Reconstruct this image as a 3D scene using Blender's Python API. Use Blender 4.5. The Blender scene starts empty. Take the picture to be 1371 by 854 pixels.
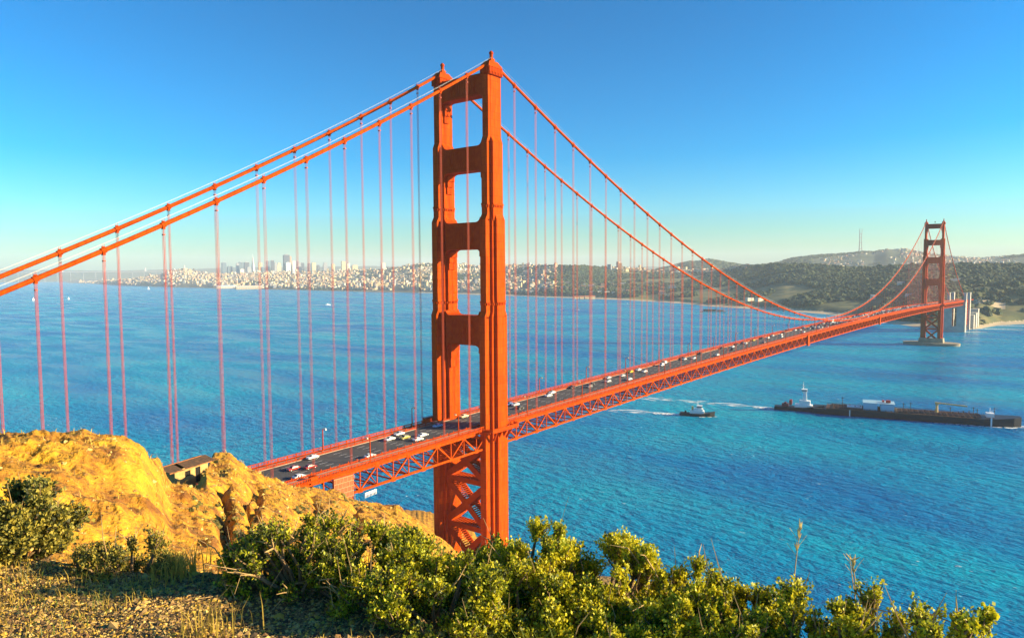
import bpy, math, random
import numpy as np
R = math.radians
random.seed(7); rng = np.random.default_rng(11)
scene = bpy.context.scene
COL = scene.collection

# ------------------------------------------------------------------ camera, world, sun, exposure
CX, CY, CZ = 204.944, -231.223, 139.773
YAW, PITCH, ROLL, F = -0.66494658, -0.06647756, -0.00618131, 961.655
PW, PH = 1371.0, 854.0
_fw = np.array([math.sin(YAW)*math.cos(PITCH), math.cos(YAW)*math.cos(PITCH), math.sin(PITCH)])
_r = np.array([math.cos(YAW), -math.sin(YAW), 0.0]); _u = np.cross(_r, _fw)
_rr = _r*math.cos(ROLL)+_u*math.sin(ROLL); _uu = -_r*math.sin(ROLL)+_u*math.cos(ROLL)
CP = np.array([CX, CY, CZ])
from mathutils import Matrix, Vector
cd = bpy.data.cameras.new('camera'); cam = bpy.data.objects.new('camera', cd); COL.objects.link(cam)
cam.matrix_world = Matrix(((_rr[0], _uu[0], -_fw[0], CX), (_rr[1], _uu[1], -_fw[1], CY), (_rr[2], _uu[2], -_fw[2], CZ), (0, 0, 0, 1)))
cd.sensor_width = 36; cd.lens = 36*F/PW; cd.clip_start = 0.2; cd.clip_end = 90000
scene.camera = cam

SUN_AZ, SUN_EL = R(58), R(17.5)      # azimuth from +Y towards +X
w = bpy.data.worlds.new('World'); scene.world = w; w.use_nodes = True
nt = w.node_tree; nt.nodes.clear()
sky = nt.nodes.new('ShaderNodeTexSky'); sky.sky_type = 'NISHITA'; sky.sun_disc = False
sky.sun_elevation = SUN_EL; sky.sun_rotation = SUN_AZ
sky.altitude = 0; sky.air_density = 1.0; sky.dust_density = 0.6; sky.ozone_density = 3.0
hs = nt.nodes.new('ShaderNodeHueSaturation'); hs.inputs['Saturation'].default_value = 1.45; hs.inputs['Hue'].default_value = 0.480
tint = nt.nodes.new('ShaderNodeMix'); tint.data_type = 'RGBA'; tint.blend_type = 'MULTIPLY'; tint.inputs['Factor'].default_value = 1; tint.inputs['B'].default_value = (0.52*4.6, 0.90*4.6, 1.12*4.6, 1)
bg = nt.nodes.new('ShaderNodeBackground'); bg.inputs[1].default_value = 0.072
ow = nt.nodes.new('ShaderNodeOutputWorld')
pre = nt.nodes.new('ShaderNodeMix'); pre.data_type = 'RGBA'; pre.blend_type = 'MULTIPLY'; pre.inputs['Factor'].default_value = 1; pre.inputs['B'].default_value = (.22, .22, .22, 1)
gam = nt.nodes.new('ShaderNodeGamma'); gam.inputs[1].default_value = 1.5
nt.links.new(sky.outputs[0], pre.inputs['A']); nt.links.new(pre.outputs['Result'], gam.inputs[0]); nt.links.new(gam.outputs[0], hs.inputs['Color']); nt.links.new(hs.outputs[0], tint.inputs['A']); nt.links.new(tint.outputs['Result'], bg.inputs[0]); nt.links.new(bg.outputs[0], ow.inputs[0])
sl = bpy.data.lights.new('sun', 'SUN'); sl.energy = 5.0; sl.angle = R(0.5); sl.color = (1.0, 0.77, 0.44)
so = bpy.data.objects.new('sun', sl); COL.objects.link(so)
sdir = Vector((math.sin(SUN_AZ)*math.cos(SUN_EL), math.cos(SUN_AZ)*math.cos(SUN_EL), math.sin(SUN_EL)))
so.rotation_euler = sdir.to_track_quat('Z', 'Y').to_euler()
vs = scene.view_settings; vs.view_transform = 'Standard'; vs.look = 'None'; vs.gamma = 1; vs.exposure = 1.45
vs.use_curve_mapping = False
scene.cycles.volume_bounces = 2

def at(x, y, D):
    "world point at horizontal range D from the survey station, along the sight line through photo pixel x, y"
    d = _fw*F+_rr*(x-PW/2)+_uu*(PH/2-y); d = d/math.hypot(d[0], d[1]); return CP+d*D
def sea_at(x, y, z=0.0):
    d = _fw*F+_rr*(x-PW/2)+_uu*(PH/2-y); return CP+d*((z-CZ)/d[2])
def azim(x, y=430):
    q = at(x, y, 100.)-CP; return math.atan2(q[0], q[1])

# ------------------------------------------------------------------ materials
MATS = {}
def mat(name, c1, c2=None, scale=1.0, rough=0.7, metal=0.0, bump=0.0, bscale=None, detail=6, c3=None, spec=None, ramp=(0.35, 0.65), stretch=None, trans=0.0, coord='Object'):
    if name in MATS: return MATS[name]
    m = bpy.data.materials.new(name); m.use_nodes = True; t = m.node_tree; N = t.nodes; L = t.links
    p = N['Principled BSDF']; p.inputs['Roughness'].default_value = rough; p.inputs['Metallic'].default_value = metal
    if spec is not None: p.inputs['Specular IOR Level'].default_value = spec
    p.inputs['Base Color'].default_value = (*c1, 1)
    tc = None
    def coords():
        nonlocal tc
        if tc is None:
            tc = N.new('ShaderNodeTexCoord')
            if stretch:
                mp = N.new('ShaderNodeMapping'); mp.inputs['Scale'].default_value = stretch
                L.new(tc.outputs[coord], mp.inputs['Vector']); tc = mp
        return tc.outputs[0] if tc.bl_idname == 'ShaderNodeMapping' else tc.outputs[coord]
    if c2 is not None:
        n = N.new('ShaderNodeTexNoise'); n.inputs['Scale'].default_value = scale; n.inputs['Detail'].default_value = detail
        n.inputs['Roughness'].default_value = 0.62
        L.new(coords(), n.inputs['Vector'])
        r = N.new('ShaderNodeValToRGB'); e = r.color_ramp.elements
        e[0].position, e[1].position = ramp; e[0].color = (*c1, 1); e[1].color = (*c2, 1)
        if c3 is not None:
            k = e.new((ramp[0]+ramp[1])/2); k.color = (*c3, 1)
        L.new(n.outputs['Fac'], r.inputs[0]); L.new(r.outputs[0], p.inputs['Base Color'])
    if bump:
        n = N.new('ShaderNodeTexNoise'); n.inputs['Scale'].default_value = bscale or scale*4; n.inputs['Detail'].default_value = 5
        L.new(coords(), n.inputs['Vector'])
        b = N.new('ShaderNodeBump'); b.inputs['Strength'].default_value = min(1, bump); b.inputs['Distance'].default_value = 0.1 if bump <= 1 else 0.1*bump
        L.new(n.outputs['Fac'], b.inputs['Height']); L.new(b.outputs[0], p.inputs['Normal'])
    if trans:
        tr = N.new('ShaderNodeBsdfTranslucent'); mx = N.new('ShaderNodeMixShader'); mx.inputs[0].default_value = trans
        src = p.inputs['Base Color'].links[0].from_socket if p.inputs['Base Color'].links else None
        if src: L.new(src, tr.inputs[0])
        else: tr.inputs[0].default_value = (*c1, 1)
        L.new(p.outputs[0], mx.inputs[1]); L.new(tr.outputs[0], mx.inputs[2]); L.new(mx.outputs[0], N['Material Output'].inputs[0])
    MATS[name] = m
    return m

ORANGE = mat('orange_bridge_paint', (0.38, 0.046, 0.002), (0.54, 0.078, 0.003), 0.8, 0.7, bump=0.15, bscale=3, spec=.03, stretch=(1, 1, .10), ramp=(.3, .66))
def add_plates(m, wd, ht):
    "rows of riveted steel plates: slightly different paint per plate, dark joints"
    N = m.node_tree.nodes; L = m.node_tree.links; p = N['Principled BSDF']; src = p.inputs['Base Color'].links[0].from_socket
    tc = N.new('ShaderNodeTexCoord'); sp = N.new('ShaderNodeSeparateXYZ'); L.new(tc.outputs['Object'], sp.inputs[0]); ad = N.new('ShaderNodeMath'); L.new(sp.outputs[0], ad.inputs[0]); L.new(sp.outputs[1], ad.inputs[1])
    cb = N.new('ShaderNodeCombineXYZ'); L.new(ad.outputs[0], cb.inputs[0]); L.new(sp.outputs[2], cb.inputs[1]); br = N.new('ShaderNodeTexBrick'); L.new(cb.outputs[0], br.inputs['Vector'])
    br.inputs['Color1'].default_value = (1, 1, 1, 1); br.inputs['Color2'].default_value = (.84, .80, .80, 1); br.inputs['Mortar'].default_value = (.5, .42, .42, 1); br.inputs['Scale'].default_value = 1
    br.inputs['Mortar Size'].default_value = .05; br.inputs['Brick Width'].default_value = wd; br.inputs['Row Height'].default_value = ht; br.inputs['Bias'].default_value = -.2
    mx = N.new('ShaderNodeMix'); mx.data_type = 'RGBA'; mx.blend_type = 'MULTIPLY'; mx.inputs['Factor'].default_value = 1; L.new(src, mx.inputs['A']); L.new(br.outputs['Color'], mx.inputs['B']); L.new(mx.outputs['Result'], p.inputs['Base Color'])
add_plates(ORANGE, 2.3, 3.1)
ORANGE2 = mat('weathered_orange_paint', (0.36, 0.040, 0.002), (0.44, 0.058, 0.003), 0.5, 0.7, spec=.03)
ROPE = mat('painted_wire_rope', (0.50, 0.05, 0.006), rough=0.6)
HANDROPE = mat('galvanised_hand_rope', (0.62, 0.62, 0.6), rough=0.5)
ASPHALT = mat('asphalt', (0.045, 0.045, 0.05), (0.07, 0.068, 0.068), 0.4, 0.9)
SIDEWALK = mat('sidewalk_concrete', (0.30, 0.24, 0.18), (0.38, 0.30, 0.22), 0.6, 0.9)
PAINTW = mat('white_road_paint', (0.7, 0.7, 0.68), rough=0.8)
CONC = mat('pale_concrete', (0.38, 0.36, 0.31), (0.50, 0.47, 0.41), 0.12, 0.9, bump=0.3, bscale=0.8)
PIERC = mat('weathered_pier_concrete', (0.22, 0.19, 0.13), (0.34, 0.29, 0.20), 0.1, 0.9)
STEEL = mat('dark_steel', (0.06, 0.055, 0.05), rough=0.6)
LAMPG = mat('lamp_lens', (0.6, 0.45, 0.2), rough=0.3)
TYRE = mat('tyre_rubber', (0.02, 0.02, 0.02), rough=0.8)
GLASS = mat('dark_glass', (0.02, 0.025, 0.035), rough=0.08, spec=0.8)
WHITE = mat('white_gloss_paint', (0.8, 0.8, 0.78), rough=0.4)

# ------------------------------------------------------------------ mesh helpers
class MB:
    def __init__(s): s.v = []; s.f = []; s.m = []
    def add(s, vs_, fs, mi=0):
        o = len(s.v); s.v.extend([tuple(map(float, q)) for q in vs_]); s.f.extend([tuple(i+o for i in f) for f in fs]); s.m.extend([mi]*len(fs))
    def box(s, c, d, rz=0.0, mi=0, taper=1.0):
        x, y, z = d[0]/2, d[1]/2, d[2]/2; cs, sn = math.cos(rz), math.sin(rz); P = []
        for sz, k in ((-1, 1), (1, taper)):
            for sx, sy in ((-1, -1), (1, -1), (1, 1), (-1, 1)):
                a, b = sx*x*k, sy*y*k; P.append((c[0]+a*cs-b*sn, c[1]+a*sn+b*cs, c[2]+sz*z))
        s.add(P, [(3, 2, 1, 0), (4, 5, 6, 7), (0, 1, 5, 4), (1, 2, 6, 5), (2, 3, 7, 6), (3, 0, 4, 7)], mi)
    def b2(s, x0, x1, y0, y1, z0, z1, mi=0):
        s.box(((x0+x1)/2, (y0+y1)/2, (z0+z1)/2), (abs(x1-x0), abs(y1-y0), abs(z1-z0)), 0, mi)
    def beam(s, p, q, wd, ht=None, mi=0):
        p = np.array(p, float); q = np.array(q, float); d = q-p; l = np.linalg.norm(d); d = d/l; ht = ht or wd
        up = np.array([0, 0, 1.]) if abs(d[2]) < 0.95 else np.array([0, 1., 0])
        a = np.cross(d, up); a /= np.linalg.norm(a); b = np.cross(a, d)
        P = []
        for e in (p, q):
            for i, j in ((-1, -1), (1, -1), (1, 1), (-1, 1)): P.append(e+a*i*wd/2+b*j*ht/2)
        s.add(P, [(3, 2, 1, 0), (4, 5, 6, 7), (0, 1, 5, 4), (1, 2, 6, 5), (2, 3, 7, 6), (3, 0, 4, 7)], mi)
    def tube(s, pts, r, n=6, mi=0, cap=True):
        pts = [np.array(q, float) for q in pts]; k = len(pts); rs = r if hasattr(r, '__len__') else [r]*k
        P = []
        for i in range(k):
            d = pts[min(i+1, k-1)]-pts[max(i-1, 0)]; d = d/(np.linalg.norm(d)+1e-9)
            up = np.array([0, 0, 1.]) if abs(d[2]) < 0.9 else np.array([1., 0, 0])
            a = np.cross(d, up); a /= np.linalg.norm(a); b = np.cross(a, d)
            for j in range(n):
                t = 2*math.pi*j/n; P.append(pts[i]+rs[i]*(a*math.cos(t)+b*math.sin(t)))
        Fs = [(i*n+j, i*n+(j+1) % n, (i+1)*n+(j+1) % n, (i+1)*n+j) for i in range(k-1) for j in range(n)]
        if cap: Fs += [tuple(range(n))[::-1], tuple((k-1)*n+j for j in range(n))]
        s.add(P, Fs, mi)
    def prism(s, poly, z0, z1, mi=0, tr=None):
        n = len(poly); P = [(x, y, z0) for x, y in poly]+[(x, y, z1) for x, y in poly]
        if tr: P = [tr(q) for q in P]
        s.add(P, [tuple(range(n))[::-1], tuple(range(n, 2*n))]+[(i, (i+1) % n, n+(i+1) % n, n+i) for i in range(n)], mi)
    def build(s, name, mats, parent=None, smooth=False, loc=None):
        return mesh_obj(name, np.array(s.v), s.f, mats, parent, s.m, smooth, loc)
def mesh_obj(name, V, Fs, mats, parent=None, mi=None, smooth=False, loc=None):
    me = bpy.data.meshes.new(name)
    if isinstance(Fs, np.ndarray):
        nf, k = Fs.shape
        me.vertices.add(len(V)); me.vertices.foreach_set('co', np.asarray(V, np.float32).ravel())
        me.loops.add(nf*k); me.loops.foreach_set('vertex_index', Fs.astype(np.int32).ravel())
        me.polygons.add(nf); me.polygons.foreach_set('loop_start', np.arange(0, nf*k, k, dtype=np.int32))
    else: me.from_pydata([tuple(v) for v in V], [], Fs)
    for m in (mats if isinstance(mats, (list, tuple)) else [mats]): me.materials.append(m)
    if mi is not None: me.polygons.foreach_set('material_index', np.asarray(mi, np.int32))
    me.polygons.foreach_set('use_smooth', np.full(len(me.polygons), smooth))
    me.update(calc_edges=True); me.validate()
    o = bpy.data.objects.new(name, me); COL.objects.link(o)
    if parent is not None: o.parent = parent
    if loc is not None: o.location = loc
    return o
def empty(name, loc=(0, 0, 0), rz=0.0, parent=None):
    o = bpy.data.objects.new(name, None); COL.objects.link(o); o.location = loc; o.rotation_euler = (0, 0, rz)
    if parent is not None: o.parent = parent
    return o
def tag(o, label, cat, group=None):
    o['label'] = label; o['category'] = cat
    if group: o['group'] = group
    return o
def kind(o, k, label=None, cat=None):
    o['kind'] = k
    if label: o['label'] = label
    if cat: o['category'] = cat
    return o
def copy_tree(o, parent=None):
    c = o.copy(); COL.objects.link(c)
    if parent is not None: c.parent = parent
    for ch in list(o.children): copy_tree(ch, c)
    return c

# value noise (numpy)
def vnoise(x, y, seed=0):
    xi = np.floor(x).astype(np.int64); yi = np.floor(y).astype(np.int64); fx = x-xi; fy = y-yi
    def h(a, b):
        n = (a*374761393+b*668265263+seed*974711) & 0x7fffffff
        n = ((n ^ (n >> 13))*1274126177) & 0x7fffffff
        return ((n ^ (n >> 16)) & 0xffff)/65535.0
    u = fx*fx*(3-2*fx); v = fy*fy*(3-2*fy)
    return (h(xi, yi)*(1-u)+h(xi+1, yi)*u)*(1-v)+(h(xi, yi+1)*(1-u)+h(xi+1, yi+1)*u)*v
def fbm(x, y, sc, oct_=4, seed=0):
    t = 0; a = 1; n = 0
    for i in range(oct_):
        t = t+a*(vnoise(x/sc, y/sc, seed+i)*2-1); n += a; a *= 0.5; sc *= 0.5
    return t/n

# ------------------------------------------------------------------ water
def water_material():
    m = bpy.data.materials.new('sea_water'); m.use_nodes = True; N = m.node_tree.nodes; L = m.node_tree.links
    p = N['Principled BSDF']; p.inputs['Roughness'].default_value = 0.22; p.inputs['IOR'].default_value = 1.33
    p.inputs['Specular IOR Level'].default_value = 0.12
    g = N.new('ShaderNodeNewGeometry')
    def noise(scale, detail, stretch=(1, 1, 1), rot=0.0):
        mp = N.new('ShaderNodeMapping'); mp.inputs['Scale'].default_value = stretch; mp.inputs['Rotation'].default_value = (0, 0, rot)
        n = N.new('ShaderNodeTexNoise'); n.inputs['Scale'].default_value = scale; n.inputs['Detail'].default_value = detail
        L.new(g.outputs['Position'], mp.inputs[0]); L.new(mp.outputs[0], n.inputs['Vector']); return n
    big = noise(0.0035, 5, (1, 2.2, 1), -0.5)
    r = N.new('ShaderNodeValToRGB'); e = r.color_ramp.elements
    e[0].position = 0.36; e[0].color = (0.0, 0.15, 0.39, 1); e[1].position = 0.66; e[1].color = (0.0, 0.32, 0.46, 1)
    L.new(big.outputs['Fac'], r.inputs[0])
    cur = noise(0.006, 6, (1, 3.5, 1), -0.75); rr_ = N.new('ShaderNodeMapRange'); rr_.inputs[1].default_value = .38; rr_.inputs[2].default_value = .62; rr_.inputs[3].default_value = .17; rr_.inputs[4].default_value = .34
    L.new(cur.outputs['Fac'], rr_.inputs[0]); L.new(rr_.outputs[0], p.inputs['Roughness'])
    # whitecap flecks
    cap = noise(0.16, 3, (1, 2.0, 1), -0.6); r2 = N.new('ShaderNodeValToRGB'); k = r2.color_ramp.elements
    k[0].position = 0.70; k[0].color = (0, 0, 0, 1); k[1].position = 0.76; k[1].color = (1, 1, 1, 1)
    L.new(cap.outputs['Fac'], r2.inputs[0])
    mx = N.new('ShaderNodeMix'); mx.data_type = 'RGBA'; L.new(r2.outputs[0], mx.inputs['Factor']); L.new(r.outputs[0], mx.inputs['A']); mx.inputs['B'].default_value = (0.45, 0.55, 0.6, 1)
    L.new(mx.outputs['Result'], p.inputs['Base Color'])
    w1 = noise(0.09, 3, (1, 2.0, 1), -0.6); w2 = noise(0.42, 4, (1, 1.7, 1), -0.35)
    ad = N.new('ShaderNodeMath'); ad.operation = 'MULTIPLY_ADD'; ad.inputs[1].default_value = 3.2
    L.new(w1.outputs['Fac'], ad.inputs[0]); L.new(w2.outputs['Fac'], ad.inputs[2])
    b = N.new('ShaderNodeBump'); b.inputs['Strength'].default_value = 1.0; b.inputs['Distance'].default_value = 1.0
    L.new(ad.outputs[0], b.inputs['Height']); L.new(b.outputs[0], p.inputs['Normal'])
    return m
SEA_R = 20500.0
def disc(rad, z, n=128):
    V = [(0, 0, z)]+[(rad*math.cos(2*math.pi*i/n), rad*math.sin(2*math.pi*i/n), z) for i in range(n)]
    return V, [(0, 1+i, 1+(i+1) % n) for i in range(n)]
V, Fs = disc(SEA_R, 0.0)
kind(mesh_obj('water', V, Fs, water_material()), 'structure')

# ------------------------------------------------------------------ land: polar height fields round the lookout
def columns(tab):
    xs = [c[0] for c in tab]
    th = np.array([azim(x) for x in xs]); Ds = []; Zs = []
    for c in tab:
        d = []; z = []
        for q in c[1]:
            if len(q) == 3: d.append(q[1]); z.append(q[2])        # (None, D, z)
            else: d.append(q[1]); z.append(at(c[0], q[0], q[1])[2])
        Ds.append(d); Zs.append(z)
    return th, np.array(Ds), np.array(Zs)
def smooth_interp(t, th, A):
    out = np.empty((len(t), A.shape[1])); 
    idx = np.clip(np.searchsorted(th, t)-1, 0, len(th)-2); f = np.clip((t-th[idx])/(th[idx+1]-th[idx]), 0, 1)
    f = f*f*(3-2*f)*0.5+f*0.5
    for k in range(A.shape[1]): out[:, k] = A[idx, k]*(1-f)+A[idx+1, k]*f
    return out
class Field:
    def __init__(s, tab): s.th, s.D, s.Z = columns(tab)
    def z(s, t, d):
        t = np.atleast_1d(t); d = np.atleast_1d(d); a = smooth_interp(t, s.th, s.D); b = smooth_interp(t, s.th, s.Z); out = np.empty(len(t))
        for i in range(len(t)): out[i] = np.interp(d[i], a[i], b[i])
        return out
    def grid(s, ts, ds):
        a = smooth_interp(ts, s.th, s.D); b = smooth_interp(ts, s.th, s.Z); Z = np.empty((len(ts), len(ds)))
        for i in range(len(ts)): Z[i] = np.interp(ds, a[i], b[i])
        return Z
def polar_mesh(name, ts, ds, Z, mats, mi=None, smooth=True):
    T, D = np.meshgrid(ts, ds, indexing='ij')
    V = np.stack([CX+D*np.sin(T), CY+D*np.cos(T), Z], -1).reshape(-1, 3)
    n, m = len(ts), len(ds); i = np.arange(n-1)[:, None]*m+np.arange(m-1)[None, :]
    Fq = np.stack([i, i+m, i+m+1, i+1], -1).reshape(-1, 4)[:, ::-1]
    return mesh_obj(name, V, Fq, mats, None, mi, smooth)

# --- the headland: lookout ledge, gully, ochre knoll, spur running down to the bridge
G = 138.02
def hc(x, edge, pts, drop=(0.75, 60, 0.5)):
    edge = float(np.interp(x, [-500, -150, 0, 100, 205, 300, 400, 640, 900, 1150, 1300, 1420], [7.0, 6.0, 5.5, 5.1, 4.75, 4.55, 4.45, 4.6, 4.6, 4.2, 3.6, 2.6]))
    G = 138.02+float(np.interp(x, [560, 800, 1000, 1150, 1300, 1420], [0, -.12, -.25, -.4, -.65, -1.0]))
    "ledge to its edge, then sight-line points to the crest, then the back slope down to the sea"
    L = [(None, 0.0, G), (None, edge, G-0.05), (None, edge+2.0, G-2.6)]
    L += pts
    zc = at(x, pts[-1][0], pts[-1][1])[2] if len(pts[-1]) == 2 else pts[-1][2]
    dc = pts[-1][1]
    L += [(None, dc+6, zc-2.0), (None, dc+drop[1], zc-2.0-drop[0]*drop[1]), (None, dc+drop[1]+190, -12.0), (None, 900.0, -14.0)]
    return (x, L)
HEAD = [
    hc(-500, 9.0, [(760, 34), (690, 42), (640, 48), (600, 54), (585, 60)]),
    hc(-150, 8.0, [(760, 36), (700, 42), (650, 48), (605, 55), (586, 62)]),
    hc(0, 7.2, [(760, 38), (700, 44), (650, 50), (600, 58), (582, 66)]),
    hc(50, 6.8, [(760, 40), (700, 45), (645, 52), (596, 60), (577, 67)]),
    hc(100, 6.2, [(760, 41), (700, 46), (642, 53), (592, 60), (575, 68)]),
    hc(145, 5.8, [(760, 42), (700, 47), (645, 54), (597, 61), (579, 69)]),
    hc(180, 5.6, [(760, 42), (705, 48), (655, 55), (617, 62), (600, 70)]),
    hc(205, 5.4, [(760, 42), (705, 50), (665, 60), (638, 72), (625, 84)]),
    hc(222, 5.3, [(760, 42), (705, 54), (670, 76), (646, 110), (635, 134)]),
    hc(262, 5.2, [(760, 43), (708, 56), (672, 82), (644, 118), (633, 138)]),
    hc(280, 5.2, [(760, 44), (705, 56), (665, 90), (631, 150), (610, 168)]),
    hc(300, 5.1, [(760, 44), (705, 58), (664, 92), (628, 150), (607, 170)]),
    hc(330, 5.0, [(760, 46), (705, 62), (674, 96), (646, 150), (630, 174)]),
    hc(360, 5.0, [(760, 48), (715, 68), (685, 102), (653, 160), (641, 180)], (0.5, 20, .5)),
    hc(400, 4.9, [(770, 50), (728, 72), (698, 112), (660, 182), (649, 201)], (0.5, 12, .5)),
    hc(440, 4.8, [(775, 52), (738, 78), (706, 120), (666, 198), (655, 216)], (0.9, 20, .5)),
    hc(470, 4.8, [(780, 54), (745, 82), (716, 124), (676, 208), (666, 229)], (0.6, 20, .5)),
    hc(505, 4.7, [(785, 56), (752, 86), (724, 130), (682, 216), (671, 238)], (0.6, 30, .5)),
    hc(530, 4.7, [(790, 58), (758, 90), (730, 136), (688, 220), (677, 242)], (0.6, 30, .5)),
    hc(550, 4.7, [(792, 60), (764, 94), (738, 142), (702, 224), (694, 246)], (0.6, 30, .5)),
    hc(580, 4.6, [(798, 62), (774, 98), (752, 150), (722, 230), (717, 252)], (0.6, 30, .5)),
    hc(640, 4.6, [(815, 64), (800, 100), (785, 150), (768, 220), (765, 260)], (0.6, 30, .5)),
    hc(720, 4.5, [(880, 50), (880, 80), (880, 110), (880, 150), (None, 215, 0.0)], (0.2, 30, .5)),
    hc(900, 4.3, [(900, 40), (900, 70), (900, 100), (900, 130), (None, 190, 0.0)], (0.2, 30, .5)),
    hc(1150, 4.0, [(930, 34), (930, 60), (930, 90), (930, 120), (None, 170, 0.0)], (0.2, 30, .5)),
    hc(1300, 3.4, [(960, 30), (960, 54), (960, 84), (960, 110), (None, 160, 0.0)], (0.2, 30, .5)),
    hc(1420, 2.9, [(1000, 28), (1000, 50), (1000, 80), (1000, 110), (None, 160, 0.0)], (0.2, 30, .5)),
    hc(1900, 2.9, [(1000, 28), (1000, 50), (1000, 80), (1000, 110), (None, 160, 0.0)], (0.2, 30, .5)),
]
head = Field(HEAD)
def head_noise(X, Y, D):
    k1 = np.clip((D-12)/30, 0, 1); near = 1-np.clip((D-3)/6, 0, 1)
    z = k1*(1.1*fbm(X, Y, 14, 3, 3)+1.15*(0.35-np.abs(fbm(X, Y, 6.5, 4, 9)))+0.55*fbm(X, Y, 1.9, 4, 15)+0.85*(.25-np.abs(fbm(X, Y, 3.4, 5, 19)))-0.22*np.abs(fbm(X, Y, 0.8, 3, 17)))
    z = z+0.05*fbm(X, Y, 0.8, 3, 21)*(D > 1)+0.012*fbm(X, Y, 0.12, 2, 25)*near
    return z
def gullies(T, D):
    z = 0
    for px, wd, dep, d0, d1 in ((300, .0075, 2.6, 46, 120), (334, .006, 1.8, 60, 140), (345, .006, 1.6, 70, 150), (420, .005, 1.8, 90, 190), (475, .006, 1.8, 120, 215)):
        t0 = azim(px, 660)+0.010*(vnoise(D/7.0, D*0+px, 5)-.5)+0.006*(vnoise(D/2.2, D*0+px, 6)-.5)
        z = z-dep*np.exp(-np.abs((T-t0)/wd)**1.4)*np.clip((D-d0)/12, 0, 1)*np.clip((d1-D)/12, 0, 1)
    m_ = np.clip((T-azim(190))/.08, 0, 1)*np.clip((D-45)/15, 0, 1)*np.clip((azim(640)-T)/.05, 0, 1)
    z = z-1.3*m_*np.abs(fbm(T*26, D/40, 1.0, 3, 33))
    a, b = azim(206, 640), azim(276, 640)       # shelf the hut stands on
    z = z-2.4*np.clip((T-a)/.012, 0, 1)*np.clip((b-T)/.010, 0, 1)*np.clip((D-96)/14, 0, 1)*np.clip((158-D)/10, 0, 1)
    return z
ts = np.concatenate([np.linspace(azim(-500), azim(-60), 90, endpoint=False), np.linspace(azim(-60), azim(760), 640, endpoint=False), np.linspace(azim(760), azim(1900), 160)])
ds = np.concatenate([np.linspace(0.3, 8, 190), np.geomspace(8.05, 300, 640), np.linspace(310, 700, 20)])
Zh = head.grid(ts, ds)
kern = np.array([1, 2, 3, 2, 1])/9.0
Zs_ = Zh.copy()
for _ in range(2):
    Zs_ = np.apply_along_axis(lambda a: np.convolve(np.pad(a, 2, 'edge'), kern, 'valid'), 1, Zs_)
    Zs_ = np.apply_along_axis(lambda a: np.convolve(np.pad(a, 2, 'edge'), kern, 'valid'), 0, Zs_)
T, D = np.meshgrid(ts, ds, indexing='ij')
Zs_ += head_noise(CX+D*np.sin(T), CY+D*np.cos(T), D)+gullies(T, D)
def head_z(t, d):
    "height of the finished headland surface (bilinear)"
    i = np.clip(np.searchsorted(ts, t)-1, 0, len(ts)-2); j = np.clip(np.searchsorted(ds, d)-1, 0, len(ds)-2)
    a = np.clip((t-ts[i])/(ts[i+1]-ts[i]), 0, 1); b = np.clip((d-ds[j])/(ds[j+1]-ds[j]), 0, 1)
    return (Zs_[i, j]*(1-a)+Zs_[i+1, j]*a)*(1-b)+(Zs_[i, j+1]*(1-a)+Zs_[i+1, j+1]*a)*b
def head_xy(x, y): return head_z(math.atan2(x-CX, y-CY), math.hypot(x-CX, y-CY))
SOIL = mat('ochre_soil', (0.20, 0.075, 0.007), (0.55, 0.29, 0.010), 0.35, 0.95, bump=5, bscale=1.9, detail=15, c3=(0.43, 0.20, 0.008), ramp=(0.38, 0.60))
DIRT = mat('trail_dirt', (0.16, 0.095, 0.03), (0.34, 0.22, 0.07), 3.0, 0.95, bump=0.4, bscale=30, detail=10)
fi = (D[:-1, :-1] > 9).astype(np.int32).ravel()
o = polar_mesh('headland_terrain', ts, ds, Zs_, [DIRT, SOIL], fi)
kind(o, 'structure')

# --- San Francisco peninsula
def shoreD(x, y): q = sea_at(x, y)-CP; return math.hypot(q[0], q[1])
def pc(x, ys, mid, crest, back=40.0):
    s = shoreD(x, ys)
    L = [(None, s-120, -6.0), (None, s, 0.6), (None, s+60, 3.0)]
    pd = s+60
    for y, d in mid: d = max(d, pd+45); pd = d; L.append((y, d))
    L.append(crest); zc = at(x, crest[0], crest[1])[2]
    L += [(None, crest[1]+900, zc*0.8), (None, 15500, back)]
    return (x, L)
def mids(ys, s, yc, dc):
    return [(ys-0.30*(ys-yc), s+0.18*(dc-s)), (ys-0.62*(ys-yc), s+0.5*(dc-s))]
PEN = []
for x, ys, yc, dc in [(85, 378.4, 378, 14300), (110, 379.2, 377.6, 13400), (170, 382.6, 375, 9900), (215, 384, 369, 9800), (235, 384.8, 363, 9800), (250, 385, 361, 9800), (268, 385.4, 365, 9800),
                      (290, 386, 368, 9600), (330, 386.8, 367, 9200), (380, 388, 365, 8800), (450, 389.6, 364, 8200), (500, 391, 362, 7800), (535, 391.6, 358, 7500), (557, 392, 354, 7300), (600, 393.2, 354, 7200),
                      (650, 395, 357, 7000), (690, 396, 356, 6500), (735, 398, 357, 5400)]:
    PEN.append(pc(x, ys, mids(ys, shoreD(x, ys), yc, dc), (yc, dc)))
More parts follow.
